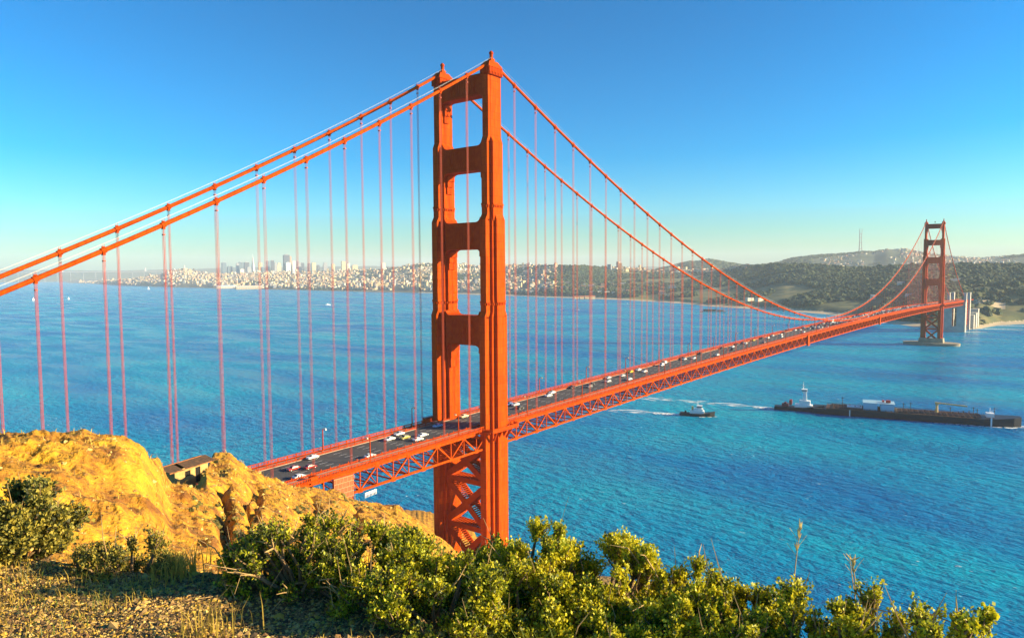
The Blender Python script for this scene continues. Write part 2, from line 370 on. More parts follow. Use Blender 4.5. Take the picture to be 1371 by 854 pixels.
for x, ys, m1, m2, c in [(770, 399, (391, 3900), (375, 4500), (357, 5000)), (820, 401, (393, 3700), (380, 4300), (361, 5600)), (870, 403.5, (398, 3500), (380, 4200), (363.5, 5800)), (910, 406, (400, 3200), (384, 3900), (364.5, 5600)),
                         (950, 410, (403, 3020), (386, 3600), (363, 5000)), (1000, 413, (404, 2850), (384, 3400), (359, 4300)), (1050, 416, (404, 2720), (380, 3200), (356, 3900)), (1100, 420, (407, 2600), (385, 3000), (358, 3700)),
                         (1150, 426, (412, 2480), (388, 2900), (361, 3600)), (1200, 434, (419, 2280), (388, 2750), (359, 3500)), (1250, 440, (425, 2080), (385, 2600), (356, 3400)), (1292, 441.5, (433, 1990), (397, 2500), (355, 3400)),
                         (1310, 439.5, (430, 2060), (402, 2350), (355, 3400)), (1340, 435, (424, 2150), (398, 2450), (356, 3400)), (1371, 433.5, (418, 2200), (388, 2500), (355.5, 3400)), (1500, 432, (410, 2300), (380, 2600), (352, 3400)),
                         (1900, 430, (400, 2400), (375, 2800), (345, 3500)), (2600, 428, (400, 2600), (375, 3000), (345, 3700))]:
    PEN.append(pc(x, ys, [m1, m2], c))
pen = Field(PEN)
tp = np.linspace(azim(85), azim(2600), 900); dp = np.concatenate([np.linspace(1750, 3600, 170), np.geomspace(3620, 15400, 230)])
Zp = pen.grid(tp, dp); T2, D2 = np.meshgrid(tp, dp, indexing='ij'); X2 = CX+D2*np.sin(T2); Y2 = CY+D2*np.cos(T2)
Zp += np.clip(Zp/25, 0, 1)*(9*fbm(X2, Y2, 420, 4, 40)+3.0*fbm(X2, Y2, 90, 3, 50))*np.where(Zp > 3, 1, 0)
def pen_z(t, d):
    i = np.clip(np.searchsorted(tp, t)-1, 0, len(tp)-2); j = np.clip(np.searchsorted(dp, d)-1, 0, len(dp)-2)
    a = np.clip((t-tp[i])/(tp[i+1]-tp[i]), 0, 1); b = np.clip((d-dp[j])/(dp[j+1]-dp[j]), 0, 1)
    return (Zp[i, j]*(1-a)+Zp[i+1, j]*a)*(1-b)+(Zp[i, j+1]*(1-a)+Zp[i+1, j+1]*a)*b
CITYG = mat('city_ground', (0.06, 0.075, 0.04), (0.17, 0.15, 0.10), 0.012, 0.95)
SCRUB = mat('coastal_scrub', (0.05, 0.075, 0.02), (0.20, 0.165, 0.05), 0.012, 0.95, detail=10, c3=(0.105, 0.115, 0.03))
BEACH = mat('beach_sand', (0.42, 0.33, 0.20), (0.52, 0.42, 0.26), 0.03, 0.95)
FIELD = mat('meadow_grass', (0.16, 0.20, 0.035), (0.24, 0.24, 0.05), 0.02, 0.95)
pm = np.zeros((len(tp)-1, len(dp)-1), np.int32)
Tm, Dm, Zm = T2[:-1, :-1], D2[:-1, :-1], Zp[:-1, :-1]
pm[Tm > azim(740)] = 1
pm[(Zm < 3.2) & (Tm > azim(560))] = 2
pm[(Tm > azim(830)) & (Tm < azim(985)) & (Zm > 3.2) & (Zm < 7.5)] = 3
pm[(Tm > azim(1296)) & (Tm < azim(1345)) & (Dm > 2330) & (Dm < 2440)] = 2
kind(polar_mesh('peninsula_hills', tp, dp, Zp, [CITYG, SCRUB, BEACH, FIELD], pm.ravel()), 'structure')

# --- far hills
def ridge(name, tab, D0, depth, m, seed, base=0.0, n=400, rough=1.0):
    xs = [a for a, b in tab]; tx = np.linspace(azim(xs[0]), azim(xs[-1]), n)
    ta = np.array([azim(a) for a in xs]); za = np.array([at(a, b, D0)[2] for a, b in tab])
    zc = np.interp(tx, ta, za); u = np.linspace(-1, 1, 41); dd = D0+u*depth
    prof = np.cos(u*math.pi/2)**0.8
    Z = base-8+(zc[:, None]-base+8)*prof[None, :]
    Tt, Dd = np.meshgrid(tx, dd, indexing='ij'); Xx = CX+Dd*np.sin(Tt); Yy = CY+Dd*np.cos(Tt)
    Z = Z+rough*(14*fbm(Xx, Yy, 900, 4, seed)+6*fbm(Xx, Yy, 220, 3, seed+5))*np.clip(prof, 0, 1)[None, :]
    kind(polar_mesh(name, tx, dd, Z, m), 'structure')
    def zf(t, d):
        i = int(np.clip(np.searchsorted(tx, t)-1, 0, n-2)); j = int(np.clip(np.searchsorted(dd, d)-1, 0, 39)); a = (t-tx[i])/(tx[i+1]-tx[i]); b = (d-dd[j])/(dd[j+1]-dd[j])
        return (Z[i, j]*(1-a)+Z[i+1, j]*a)*(1-b)+(Z[i, j+1]*(1-a)+Z[i+1, j+1]*a)*b
    return zf
HILLM = mat('far_hill_scrub', (0.04, 0.07, 0.04), (0.11, 0.13, 0.07), 0.004, 0.95, detail=10)
far_z = ridge('far_hills', [(820, 372), (860, 366), (895, 358), (920, 351), (950, 347.5), (972, 352), (1005, 357.5), (1040, 352), (1060, 346), (1090, 341.5), (1130, 340.5), (1150, 338), (1168, 338.5), (1185, 334.5), (1212, 335), (1230, 340), (1274, 345.5),
                    (1313, 348), (1343, 344.5), (1371, 342.5), (1450, 337), (1600, 345), (2000, 345), (2500, 350)], 7600, 1500, HILLM, 70)
ridge('east_bay_hills', [(-900, 352), (-600, 357), (-300, 360), (-100, 361), (0, 362), (60, 361), (120, 362), (170, 362.5), (230, 361), (300, 358.5), (420, 357), (600, 356), (800, 357), (1000, 356)], 17500, 2200, HILLM, 90, n=200, rough=1.5)

# ------------------------------------------------------------------ the suspension bridge
HX, S = 13.7, 15.24
CAMB = 6.0
def road(y):
    if 0 <= y <= 1280: return 74.6+CAMB*(1-((y-640)/640)**2)
    s = 4*CAMB/1280
    return 74.6+s*y if y < 0 else 74.6-s*(y-1280)
def cable_z(y):
    if 0 <= y <= 1280: return 84.3+(225.3-84.3)*((y-640)/640)**2
    t = -y/343.0 if y < 0 else (y-1280)/343.0
    end = 73.5 if y < 0 else 79.0
    return 225.3*(1-t)+end*t-50*t*(1-t)
bridge = empty('suspension_bridge', (0, 0, 0))
tag(bridge, 'orange suspension bridge with two towers crossing the strait', 'bridge')

def leg_mesh(yc, xs, base):
    "one tower leg: nested rectangles stepping in at each strut"
    m = MB()
    tiers = [(base, 121.0, [(3.1, 14.6), (5.5, 8.2), (8.4, 4.7)]), (121.0, 161.0, [(3.1, 12.6), (5.3, 6.6), (7.7, 4.0)]),
             (161.0, 192.6, [(3.1, 10.1), (6.0, 6.0)]), (192.6, 222.0, [(3.1, 8.2), (3.34, 5.2)])]
    nxt = [(1, 1)]
    for i, (z0, z1, rects) in enumerate(tiers):
        for j, (a, b) in enumerate(rects):
            e = 0.02*j
            m.b2(xs-a/2, xs+a/2, yc-b/2, yc+b/2, z0-(0.5 if i else 0)-e, z1-e)
            if i < 3:       # sloping shoulder up to the narrower tier
                na, nb = tiers[i+1][2][min(j, len(tiers[i+1][2])-1)]
                na, nb = min(na, a)-0.01*(j+1), min(nb, b)-0.01*(j+1)
                V0 = [(xs+sx*a/2, yc+sy*b/2, z1-e-.001) for sx, sy in ((-1, -1), (1, -1), (1, 1), (-1, 1))]
                V1 = [(xs+sx*na/2, yc+sy*nb/2, z1+2.2-e) for sx, sy in ((-1, -1), (1, -1), (1, 1), (-1, 1))]
                m.add(V0+V1, [(4, 5, 6, 7), (0, 1, 5, 4), (1, 2, 6, 5), (2, 3, 7, 6), (3, 0, 4, 7)])
    # rivet-plate seams
    for z0, z1, rects in tiers:
        a, b = rects[-1]
        z = z0+7
        while z < z1-2:
            m.b2(xs-a/2-.03, xs+a/2+.03, yc-b/2-.03, yc+b/2+.03, z, z+0.12); z += 7.6
    # trim bands of small corbels
    for z, rects in ((166.9, tiers[2][2]), (126.8, tiers[1][2])):
        for j, (a, b) in enumerate(rects):
            m.b2(xs-a/2-.22, xs+a/2+.22, yc-b/2-.22, yc+b/2+.22, z+.01*j, z+0.7-.01*j)
            k = int(b/0.9)
            for q in range(k):
                yy = yc-b/2+(q+.5)*b/k
                for s in (-1, 1): m.box((xs+s*(a/2+.18), yy, z-.5), (.4, .4, 1.0))
            k = max(2, int(a/0.9))
            for q in range(k):
                xx = xs-a/2+(q+.5)*a/k
                for s in (-1, 1): m.box((xx, yc+s*(b/2+.18), z-.5), (.4, .4, 1.0))
    return m
def cap_mesh(yc, xs):
    m = MB()
    m.box((xs, yc, 221.2), (5.0, 8.6, 1.6))
    for q in range(9):      # corrugated crown
        m.box((xs, yc-3.9+q*0.975, 220.8), (5.3, .45, 3.2), 0)
    for q in range(5):
        m.box((xs-2.0+q*1.0, yc, 220.8), (.45, 8.9, 3.1), 0)
    m.box((xs, yc, 223.0), (4.8, 9.0, 1.4), 0, 0, 0.86); m.box((xs, yc, 224.3), (3.9, 7.4, 1.4), 0, 0, 0.72)
    return m
def finial_mesh(yc, xs):
    m = MB(); m.box((xs, yc, 225.6), (1.9, 2.4, 1.4), 0, 0, 0.9); m.tube([(xs, yc, 226.2), (xs, yc, 228.2)], [.75, .7], 8); m.tube([(xs, yc, 228.2), (xs, yc, 228.8), (xs, yc, 229.4)], [.95, .9, .4], 8); return m
def strut_mesh(yc, zt, zb, half, wy, corb, arch=2.2):
    "portal strut with rounded opening corners below, small fillets above and stepped corbels"
    m = MB()
    pts = [(-half, zt)]
    for k in range(5): t = k/4*math.pi/2; pts.append((-half+1.6*(1-math.cos(t)) if 0 else -half+1.9*math.sin(t)*0, zt)) if 0 else None
    top = [(-half, zt+2.0)]+[(-half+2.4*(1-math.cos(t)), zt+2.0-2.0*math.sin(t)) for t in np.linspace(0.3, math.pi/2, 5)]
    top = top+[(-x, z) for x, z in top[::-1]]
    bot = [(-half, zb-arch)]+[(-half+arch*1.2*(1-math.cos(t)), zb-arch+arch*math.sin(t)) for t in np.linspace(0.2, math.pi/2, 6)]
    bot = bot+[(-x, z) for x, z in bot[::-1]]
    poly = bot+top[::-1]
    n = len(poly); P = [(x, yc-wy/2, z) for x, z in poly]+[(x, yc+wy/2, z) for x, z in poly]
    m.add(P, [tuple(range(n)), tuple(range(2*n-1, n-1, -1))]+[((i+1) % n, i, n+i, n+(i+1) % n) for i in range(n)])
    k = 12                                          # vertical flutes on both faces
    for i in range(k):
        x = -half*0.62+i*(half*1.24)/(k-1)
        for s in (-1, 1): m.box((x, yc+s*(wy/2+.10), (zt+zb)/2), (0.42, 0.2, (zt-zb)*0.66))
    for s in (-1, 1):
        m.box((0, yc+s*(wy/2+.12), zt-.7), (half*1.5, .24, .5)); m.box((0, yc+s*(wy/2+.12), zb+.8), (half*1.5, .24, .5))
    for sx in (-1, 1):
        for q, (dx, dz, wz) in enumerate(corb):
            m.box((sx*(half-dx/2+.2), yc, zb-arch-dz+wz/2+.3), (dx+.4, wy*(0.62-.06*q), wz))
    return m
def make_tower(yc, base, parent_name):
    t = empty('tower', (0, 0, 0), 0, bridge)
    for sx in (1, -1):
        lg = leg_mesh(yc, sx*HX, base).build('tower_leg', ORANGE, t)
        cap_mesh(yc, sx*HX).build('leg_cap', ORANGE2, t); finial_mesh(yc, sx*HX).build('finial', ORANGE2, t)
    C = [(1.6, 1.2, 2.2), (1.1, 3.6, 2.6), (0.6, 6.6, 3.2)]
    strut_mesh(yc, 220.6, 212.0, HX-1.69, 5.6, C).build('portal_strut', ORANGE2, t)
    strut_mesh(yc, 191.6, 181.6, HX-2.98, 6.4, C).build('portal_strut', ORANGE2, t)
    strut_mesh(yc, 160.2, 149.0, HX-3.83, 7.4, C).build('portal_strut', ORANGE2, t)
    strut_mesh(yc, 121.0, 108.6, HX-4.18, 8.4, [(1.8, 1.5, 3), (1.3, 4.8, 3.4), (0.8, 8.8, 4.2)]).build('portal_strut', ORANGE2, t)
    zs = [6.5, 29.0, 49.5, 66.5]
    h = HX-2.2
    for i, z in enumerate(zs):
        m = MB()
        for s in (-1, 1): m.beam((-h, yc+s*3.1, z), (h, yc+s*3.1, z), 0.5, 2.2)
        for k in range(15):
            x = -h+1+k*(2*h-2)/14; m.box((x, yc, z+1.0), (.35, 5.7, .22)); m.box((x, yc, z-1.0), (.35, 5.7, .22))
        m.build('cross_strut', ORANGE2, t)
    for i in range(3):
        z0, z1 = zs[i]+.6, zs[i+1]-.6
        m = MB()
        for s in (-1, 1):
            for d in (-1, 1):
                m.beam((-h*d, yc+s*(3.1+.02*d), z0), (h*d, yc+s*(3.1+.02*d), z1), 0.5, 2.6)
            m.box((0, yc+s*3.1, (z0+z1)/2), (4.6, .56, 4.6))
        for d in (-1, 1):
            for k in range(30):
                f = (k+.5)/30; x = -h*d+2*h*d*f; z = z0+(z1-z0)*f
                if abs(f-.5) < .06: continue
                for q in (-1, 1): m.box((x-q*d*.75, yc, z+q*1.0), (.5, 5.7, .24))
        m.build('cross_brace', ORANGE2, t)
    # walkway balcony round the outside of each leg
    for sx in (1, -1):
        m = MB(); x = sx*HX; z = 73.7
        poly = [(-10.5, 2.2), (-8.6, 6.4), (8.6, 6.4), (10.5, 2.2)]
        for (y0, d0), (y1, d1) in zip(poly, poly[1:]):
            for zz, wd, ht in ((z+.1, 2.0, .5), (z+1.55, .22, .22), (z+.85, .10, .9)):
                k = .9 if wd > 1 else 0
                m.beam((x+sx*(d0-k), yc+y0, zz), (x+sx*(d1-k), yc+y1, zz), wd, ht)
        for y in (-5, -1.6, 1.6, 5): m.beam((x+sx*5.6, yc+y, z), (x+sx*3.2, yc+y*.8, z-4.2), .5, .9)
        m.build('balcony', ORANGE2, t)
    return t
tw_n = make_tower(0.0, 12.0, 'n'); tw_n['label'] = 'near tower rising beside the hillside'
tw_s = make_tower(1280.0, 12.0, 's'); tw_s['label'] = 'distant tower standing in the water on its oval pier'
def ellipse(cx, cy, a, b, n=48): return [(cx+a*math.cos(2*math.pi*i/n), cy+b*math.sin(2*math.pi*i/n)) for i in range(n)]
m = MB(); m.prism(ellipse(0, 1280, 46, 24), -6, 4.6); m.prism(ellipse(0, 1280, 46.6, 24.6), 3.6, 4.2)
m.build('fender', PIERC, tw_s)
m = MB(); m.box((0, 1280, 8.4), (40, 20, 7.6), 0, 0, .96)
for sx in (1, -1): m.box((sx*HX, 1280, 12.1), (11.5, 18.5, 1.2), 0, 0, .94)
m.build('pier', PIERC, tw_s)
m = MB(); m.box((0, 0, 3), (44, 24, 17), 0, 0, .95)
for sx in (1, -1): m.box((sx*HX, 0, 11.9), (11.5, 18.5, .9), 0, 0, .94)
m.build('pier', PIERC, tw_n)
m = MB(); m.tube([(0, 1280, 222.6), (0, 1280, 224.6), (0, 1280, 225.4)], [.7, .9, .4], 8); m.build('beacon', STEEL, tw_s)

# main cables, hand ropes, suspenders with their bands
NORTH, SOUTH = -330.0, 1623.0
def cable_path(x, dz=0.0, y0=NORTH, y1=SOUTH):
    ys = sorted(set(list(np.arange(y0, 0, 8))+list(np.arange(0, 1280, 10))+[1280.0]+list(np.arange(1288, y1, 8))+[y1]))
    return [(x, y, cable_z(y)+dz) for y in ys]
for sx in (1, -1):
    m = MB(); m.tube(cable_path(sx*HX), 0.60, 10); cb = m.build('main_cable', ORANGE, bridge, smooth=True)
    m = MB()
    for dx in (-.55, .55): m.tube(cable_path(sx*HX+dx, 1.65), 0.035, 4)
    m.build('hand_rope', HANDROPE, cb)
def suspender(y, sx, far=False):
    m = MB(); x = sx*HX; zt, zb = cable_z(y), road(y)-1.3
    for dx in (-.3, .3):
        for dy in ((0,) if far else (-.2, .2)): m.tube([(x+dx, y+dy, zb), (x+dx, y+dy, zt)], 0.049 if not far else .032, 5, cap=False)
    if zt-zb > 12: m.box((x, y, zt-2.6), (1.05, .5, .3))
    return m
def band(y, sx):
    m = MB(); s_ = 1.0; p = (sx*HX, y-s_/2, cable_z(y-s_/2)); q = (sx*HX, y+s_/2, cable_z(y+s_/2))
    m.tube([p, q], .78, 10); m.box((sx*HX, y, cable_z(y)+.85), (.25, .8, .4)); m.box((sx*HX, y, cable_z(y)-.9), (1.0, .7, .5))
    for dx in (-.55, .55): m.box((sx*HX+dx, y, cable_z(y)+1.1), (.07, .07, 1.15))
    return m
sus = []
for k in range(1, 21): sus += [(-S*k, 1), (-S*k, -1)]
for k in range(1, 84): sus += [(S*k, 1), (S*k, -1)]
for k in range(1, 21): sus += [(1280+S*k, 1), (1280+S*k, -1)]
def seen_size(q):
    y, sx = q
    if y < -172: return -1
    return (cable_z(y)-road(y))/math.hypot(sx*HX-CX, y-CY)
sus.sort(key=seen_size, reverse=True)
rest = MB()
for i, (y, sx) in enumerate(sus):
    if cable_z(y)-road(y) < 0.5: continue
    if i < 100:
        c = suspender(y, sx).build('suspender_cable', ROPE, bridge)
        band(y, sx).build('cable_band', ORANGE2, c)
    else:
        a = suspender(y, sx, True); rest.add(a.v, a.f); a = band(y, sx); rest.add(a.v, a.f)
kind(rest.build('suspender_cables', ROPE, bridge), 'stuff')

# deck
def strip(x0, x1, ys, dz, th=None):
    V = []; Fq = []
    for y in ys: V += [(x0, y, road(y)+dz), (x1, y, road(y)+dz)]
    n = len(ys); Fq = [(2*i, 2*i+1, 2*i+3, 2*i+2) for i in range(n-1)]
    if th:
        o_ = len(V)
        for y in ys: V += [(x0, y, road(y)+dz-th), (x1, y, road(y)+dz-th)]
        Fq += [(o_+2*i, o_+2*i+2, o_+2*i+3, o_+2*i+1) for i in range(n-1)]
        for k in (0, 1): Fq += [(2*i+k, 2*i+2+k, o_+2*i+2+k, o_+2*i+k) for i in range(n-1)]
        Fq += [(0, 1, o_+1, o_), (2*n-2, 2*n-1, o_+2*n-1, o_+2*n-2)]
    return V, Fq
ysd = list(np.linspace(NORTH, 1800, 180))
m = MB(); m.add(*strip(-9.6, 9.6, ysd, 0, .7)); deck = m.build('roadway', ASPHALT, bridge)
m = MB()
for x in (-6.4, -3.2, 0, 3.2, 6.4):
    y = -200.0
    while y < 900: m.add(*strip(x-.09, x+.09, [y, y+3.6], .012)); y += 11
m.build('lane_markings', PAINTW, deck)
for sx in (1, -1):
    m = MB(); m.add(*strip(min(sx*9.62, sx*13.0), max(sx*9.62, sx*13.0), ysd, .22, .6)); m.build('sidewalk', SIDEWALK, bridge)
    m = MB()      # outer railing and the lower kerb rail beside the traffic
    xo = sx*14.6
    for x, h0, h1 in ((xo, .25, 1.42), (sx*9.75, .25, .95)):
        m.add(*strip(x-.14, x+.14, ysd, h1, .2)); m.add(*strip(x-.09, x+.09, ysd, h0+.1, .16))
        y = -200.0
        while y < 620:
            m.box((x, y, road(y)+(h0+h1)/2), (.05, .24, h1-h0-.2)); y += .62
        m.add(*strip(x-.02, x+.02, list(np.linspace(620, 1800, 90)), h1-.2, (h1-h0)*.7))
        y = -200.0
        while y < 1800: m.box((x, y, road(y)+.75), (.22, .26, 1.5)); y += 3.81
    m.build('railing', ORANGE2, bridge)
    m = MB(); m.add(*strip(min(sx*13.0, sx*15.0), max(sx*13.0, sx*15.0), ysd, .18, .5)); m.build('deck_edge', ORANGE2, bridge)

def truss(sx, y0, y1):
    m = MB(); x = sx*HX; T_, B_ = -1.25, -8.4
    ys = list(np.arange(0, (y1-y0)/7.62+.01)*7.62+y0)
    m2 = [(y, road(y)) for y in ys]
    for (ya, za), (yb, zb) in zip(m2, m2[1:]):
        m.beam((x, ya, za+T_), (x, yb, zb+T_), .62, .85); m.beam((x, ya, za+B_), (x, yb, zb+B_), .62, .8)
    for i, (y, z) in enumerate(m2):
        m.beam((x, y, z+B_+.3), (x, y, z+T_-.3), .36, .36)
        if i+1 < len(m2):
            yb, zb = m2[i+1]
            if i % 2 == 0: m.beam((x, y, z+T_-.3), (x, yb, zb+B_+.3), .46, .5)
            else: m.beam((x, y, z+B_+.3), (x, yb, zb+T_-.3), .46, .5)
        m.box((x, y, z+(T_ if i % 2 == 0 else B_)), (.70, 1.9, 1.35))
    return m
def beams(y0, y1):
    m = MB(); ys = list(np.arange(0, (y1-y0)/7.62+.01)*7.62+y0)
    for i, y in enumerate(ys):
        z = road(y)
        m.beam((-HX+.35, y, z-1.5), (HX-.35, y, z-1.5), .35, 1.1); m.beam((-HX+.35, y, z-8.4), (HX-.35, y, z-8.4), .35, .5)
        for a, b in ((-HX+.4, -4.6), (4.6, HX-.4)):
            m.beam((a, y+.05, z-8.1 if a < 0 else z-2.0), (b, y+.05, z-2.0 if a < 0 else z-8.1), .28, .3)
        if i+1 < len(ys):
            m.beam((-HX+.4, y, z-8.5), (HX-.4, ys[i+1], road(ys[i+1])-8.5), .3, .3) if i % 2 else m.beam((HX-.4, y, z-8.5), (-HX+.4, ys[i+1], road(ys[i+1])-8.5), .3, .3)
    return m
spans = [(-213.36-4.0, -4.0), (7.6, 1272.4), (1284.0, 1619.0)]
for a, b in spans:
    for sx in (1, -1): truss(sx, a, b).build('stiffening_truss', ORANGE, bridge)
    beams(a, b).build('floor_beams', ORANGE2, bridge)
# truss end posts at near tower, maintenance travellers, sheeted bay by the hillside
for y in (450.0, 755.0):
    m = MB(); x = HX+.9; z = road(y)
    m.b2(x-.5, x+.7, y-2.6, y+2.6, z-9.4, z+.9); m.b2(x-.7, x+.9, y-3.0, y+3.0, z-9.9, z-9.2)
    m.build('maintenance_traveller', ORANGE, bridge)
m = MB(); z = road(-80)
m.b2(HX+.45, HX+1.3, -84.6, -76.4, z-12.4, z-1.4); m.build('sheeting_panel', mat('orange_sheeting', (0.40, 0.075, 0.02), (0.50, 0.10, 0.03), 0.8, 0.8), bridge)
m2_ = MB()
for k in range(7): m2_.b2(HX+1.3, HX+1.37, -84.6, -76.4, z-12.2+k*1.75, z-12.05+k*1.75)
for k in range(6):
    for r_ in range(6): m2_.b2(HX+1.3, HX+1.36, -84.5+k*1.55+(r_ % 2)*.7, -84.38+k*1.55+(r_ % 2)*.7, z-12.05+r_*1.75, z-10.45+r_*1.75)
m2_.build('sheeting_seams', mat('pale_lacing', (0.55, 0.25, 0.12), rough=.8), bridge)
m = MB(); m.b2(HX-.6, HX+1.0, -93.2, -90.6, road(-92)-.9, road(-92)+1.5); m.build('equipment_cabinet', ORANGE, bridge)
# concrete pylons and anchorage walls at the far shore
def pylon(x0, x1, y0, y1, z1, hole):
    m = MB(); a, b, zh0, zh1 = hole
    m.b2(x0, a, y0, y1, -4, z1); m.b2(b, x1, y0, y1, -4, z1); m.b2(a-.01, b+.01, y0+.01, y1-.01, zh1, z1-.01); m.b2(a-.01, b+.01, y0+.01, y1-.01, -4, zh0)
    for x in (x0, x1): m.b2(x-.6, x+.6, y0-.5, y1+.5, -3, z1+.6)
    m.b2(x0-.3, x1+.3, y0-.3, y1+.3, z1-1.6, z1-.6)
    return m
pylon(-26, 17.6, 1612, 1621, 66.0, (-7.5, 1.5, 12, 52)).build('concrete_pylon', CONC, bridge)
m = MB(); m.b2(13.0, 18.4, 1621.2, 1632, -4, 86); m.b2(-18.4, -13.0, 1621.2, 1632, -4, 86); m.b2(12.6, 18.8, 1620.8, 1632.4, 83.5, 84.8); m.b2(-18.8, -12.6, 1620.8, 1632.4, 83.5, 84.8); m.build('concrete_pylon', CONC, bridge)
m = MB(); m.b2(13.0, 18.4, 1694, 1708, -4, 85); m.b2(-18.4, -13.0, 1694, 1708, -4, 85); m.b2(12.6, 18.8, 1693.6, 1708.4, 82.5, 83.8); m.build('concrete_pylon', CONC, bridge)
m = MB()
for y in np.arange(1634, 1694, 8.0):
    for sx in (1, -1):
        m.beam((sx*HX, y, 8), (sx*HX, y, 66), .9, .9)
        m.beam((sx*HX, y, 10), (sx*HX, y+8, 36), .7, .7); m.beam((sx*HX, y+8, 36), (sx*HX, y, 62), .7, .7)
m.b2(-14, 14, 1633, 1693, 62, 67.5)
for k in range(9): m.b2(13.9, 14.3, 1633, 1693, 14+k*6, 16.5+k*6)
m.build('steel_arch_span', ORANGE2, bridge)
m = MB()
for (xa, xb, ya, yb, zt) in ((12, 24, 1722, 1740, 32), (12, 26, 1748, 1772, 36), (11, 27, 1778, 1800, 44)): m.b2(xa, xb, ya, yb, -3, zt); m.b2(xa-.4, xb+.4, ya-.4, yb+.4, zt-2, zt-1)
m.build('anchorage_block', CONC, bridge)

# ------------------------------------------------------------------ street lamps on the deck
def make_lamp():
    t = empty('street_lamp')
    m = MB(); m.box((0, 0, .6), (.42, .42, 1.2), 0, 0, .7); m.tube([(0, 0, 1.1), (0, 0, 8.1)], [.24, .17], 8); m.build('pole', ORANGE2, t)
    m = MB(); m.tube([(0, 0, 7.9), (.5, 0, 8.5), (1.3, 0, 8.55)], .09, 6); m.build('bracket', ORANGE2, t)
    m = MB(); m.box((1.6, 0, 8.35), (.95, .5, .55), 0, 0, .6); m.build('lantern', LAMPG, t)
    return t
lamp = make_lamp(); tag(lamp, 'x', 'street lamp', 'street lamps along the bridge railings')
first = True
for side, nm in ((-1, 'far'), (1, 'near')):
    for k in range(-3, 27):
        y = 24.0+45.72*k
        if y < -90 or abs(y) < 4 or y > 1230: continue
        o = lamp if first else copy_tree(lamp); first = False
        o.location = (side*13.2, y, road(y)+.2); o.rotation_euler = (0, 0, 0 if side < 0 else math.pi)
        if y < 0: o['label'] = 'orange street lamp on the %s railing, %s' % ('seaward' if side > 0 else 'city side', {-1: 'last one before the near tower', -2: 'between the hillside and the near tower'}.get(k, 'closest to the hillside'))
        elif k < 4: o['label'] = 'orange street lamp on the %s railing, %s past the near tower' % ('seaward' if side > 0 else 'city side', ['first', 'second', 'third', 'fourth'][k])
        else: o['label'] = 'small orange lamp on the %s railing toward the distant tower' % ('seaward' if side > 0 else 'city side')

# ------------------------------------------------------------------ vehicles
CARC = {'white': (0.80, 0.80, 0.78), 'red': (0.45, 0.03, 0.02), 'dark red': (0.28, 0.02, 0.02), 'silver': (0.55, 0.56, 0.57), 'olive': (0.35, 0.30, 0.05), 'light blue': (0.22, 0.42, 0.65), 'cream': (0.75, 0.62, 0.35),
        'blue': (0.05, 0.15, 0.40), 'black': (0.03, 0.03, 0.035), 'grey': (0.2, 0.2, 0.21), 'yellow': (0.75, 0.45, 0.02)}
def carmat(c): return mat(c.replace(' ', '_')+'_car_paint', CARC[c], rough=.3, spec=.6)
def car_body(van=False):
    m = MB(); h = 1.55 if van else 1.0
    if van: prof = [(-2.3, .35), (-2.35, .9), (-2.2, 1.85), (.9, 1.85), (1.5, 1.1), (2.25, .95), (2.35, .4)]
    else: prof = [(-2.25, .35), (-2.3, .75), (-2.15, .95), (-1.55, 1.02), (-1.0, 1.42), (.35, 1.45), (1.1, 1.0), (2.1, .85), (2.25, .6), (2.2, .35)]
    n = len(prof); P = []
    for s in (-1, 1):
        for x, z in prof: P.append((s*(.9-(.14 if z > 1.1 else 0)), x, z))
    m.add(P, [tuple(range(n)), tuple(range(2*n-1, n-1, -1))]+[((i+1) % n, i, n+i, n+(i+1) % n) for i in range(n)])
    return m
def car_glass(van=False):
    m = MB()
    if van:
        for s in (-1, 1): m.box((s*.80, -.5, 1.5), (.12, 2.6, .42))
        m.add([(-.68, .95, 1.84), (.68, .95, 1.84), (.82, 1.50, 1.15), (-.82, 1.50, 1.15)], [(0, 1, 2, 3)])
    else:
        for s in (-1, 1):
            pr = [(-1.35, 1.1), (-.95, 1.36), (.3, 1.38), (.8, 1.1)]; x0 = s*.74; x1 = s*.86
            P = [(x0, a, b) for a, b in pr]+[(x1, a, b) for a, b in pr]
            m.add(P, [(0, 1, 2, 3), (7, 6, 5, 4), (0, 4, 5, 1), (1, 5, 6, 2), (2, 6, 7, 3), (3, 7, 4, 0)])
        for (ya, za, yb, zb) in ((.42, 1.42, 1.08, 1.03), (-1.06, 1.39, -1.52, 1.06)):
            e = .03*(1 if ya > 0 else -1)
            m.add([(-.66, ya+e, za+.02), (.66, ya+e, za+.02), (.78, yb+e, zb+.02), (-.78, yb+e, zb+.02)], [(0, 1, 2, 3)])
    return m
def wheel():
    m = MB(); m.tube([(-.11, 0, 0), (.11, 0, 0)], .33, 12, 0); m.tube([(-.12, 0, 0), (.12, 0, 0)], .18, 10, 1); return m
def make_car(col, van=False):
    t = empty('parked_car' if 0 else ('van' if van else 'car'))
    car_body(van).build('body', carmat(col), t); car_glass(van).build('windows', GLASS, t)
    for sx in (-1, 1):
        for y in (-1.4, 1.4): wheel().build('wheel', [TYRE, HANDROPE], t, loc=(sx*.82, y, .33))
    for sx in (-1, 1):
        m = MB(); m.box((sx*.62, 2.22 if not van else 2.34, .68), (.36, .06, .16)); m.build('headlight', WHITE, t)
        m = MB(); m.box((sx*.66, -2.27 if not van else -2.36, .75), (.3, .06, .16)); m.build('tail_light', mat('red_lens', (.4, .02, .01), rough=.3), t)
    return t
proto = {}
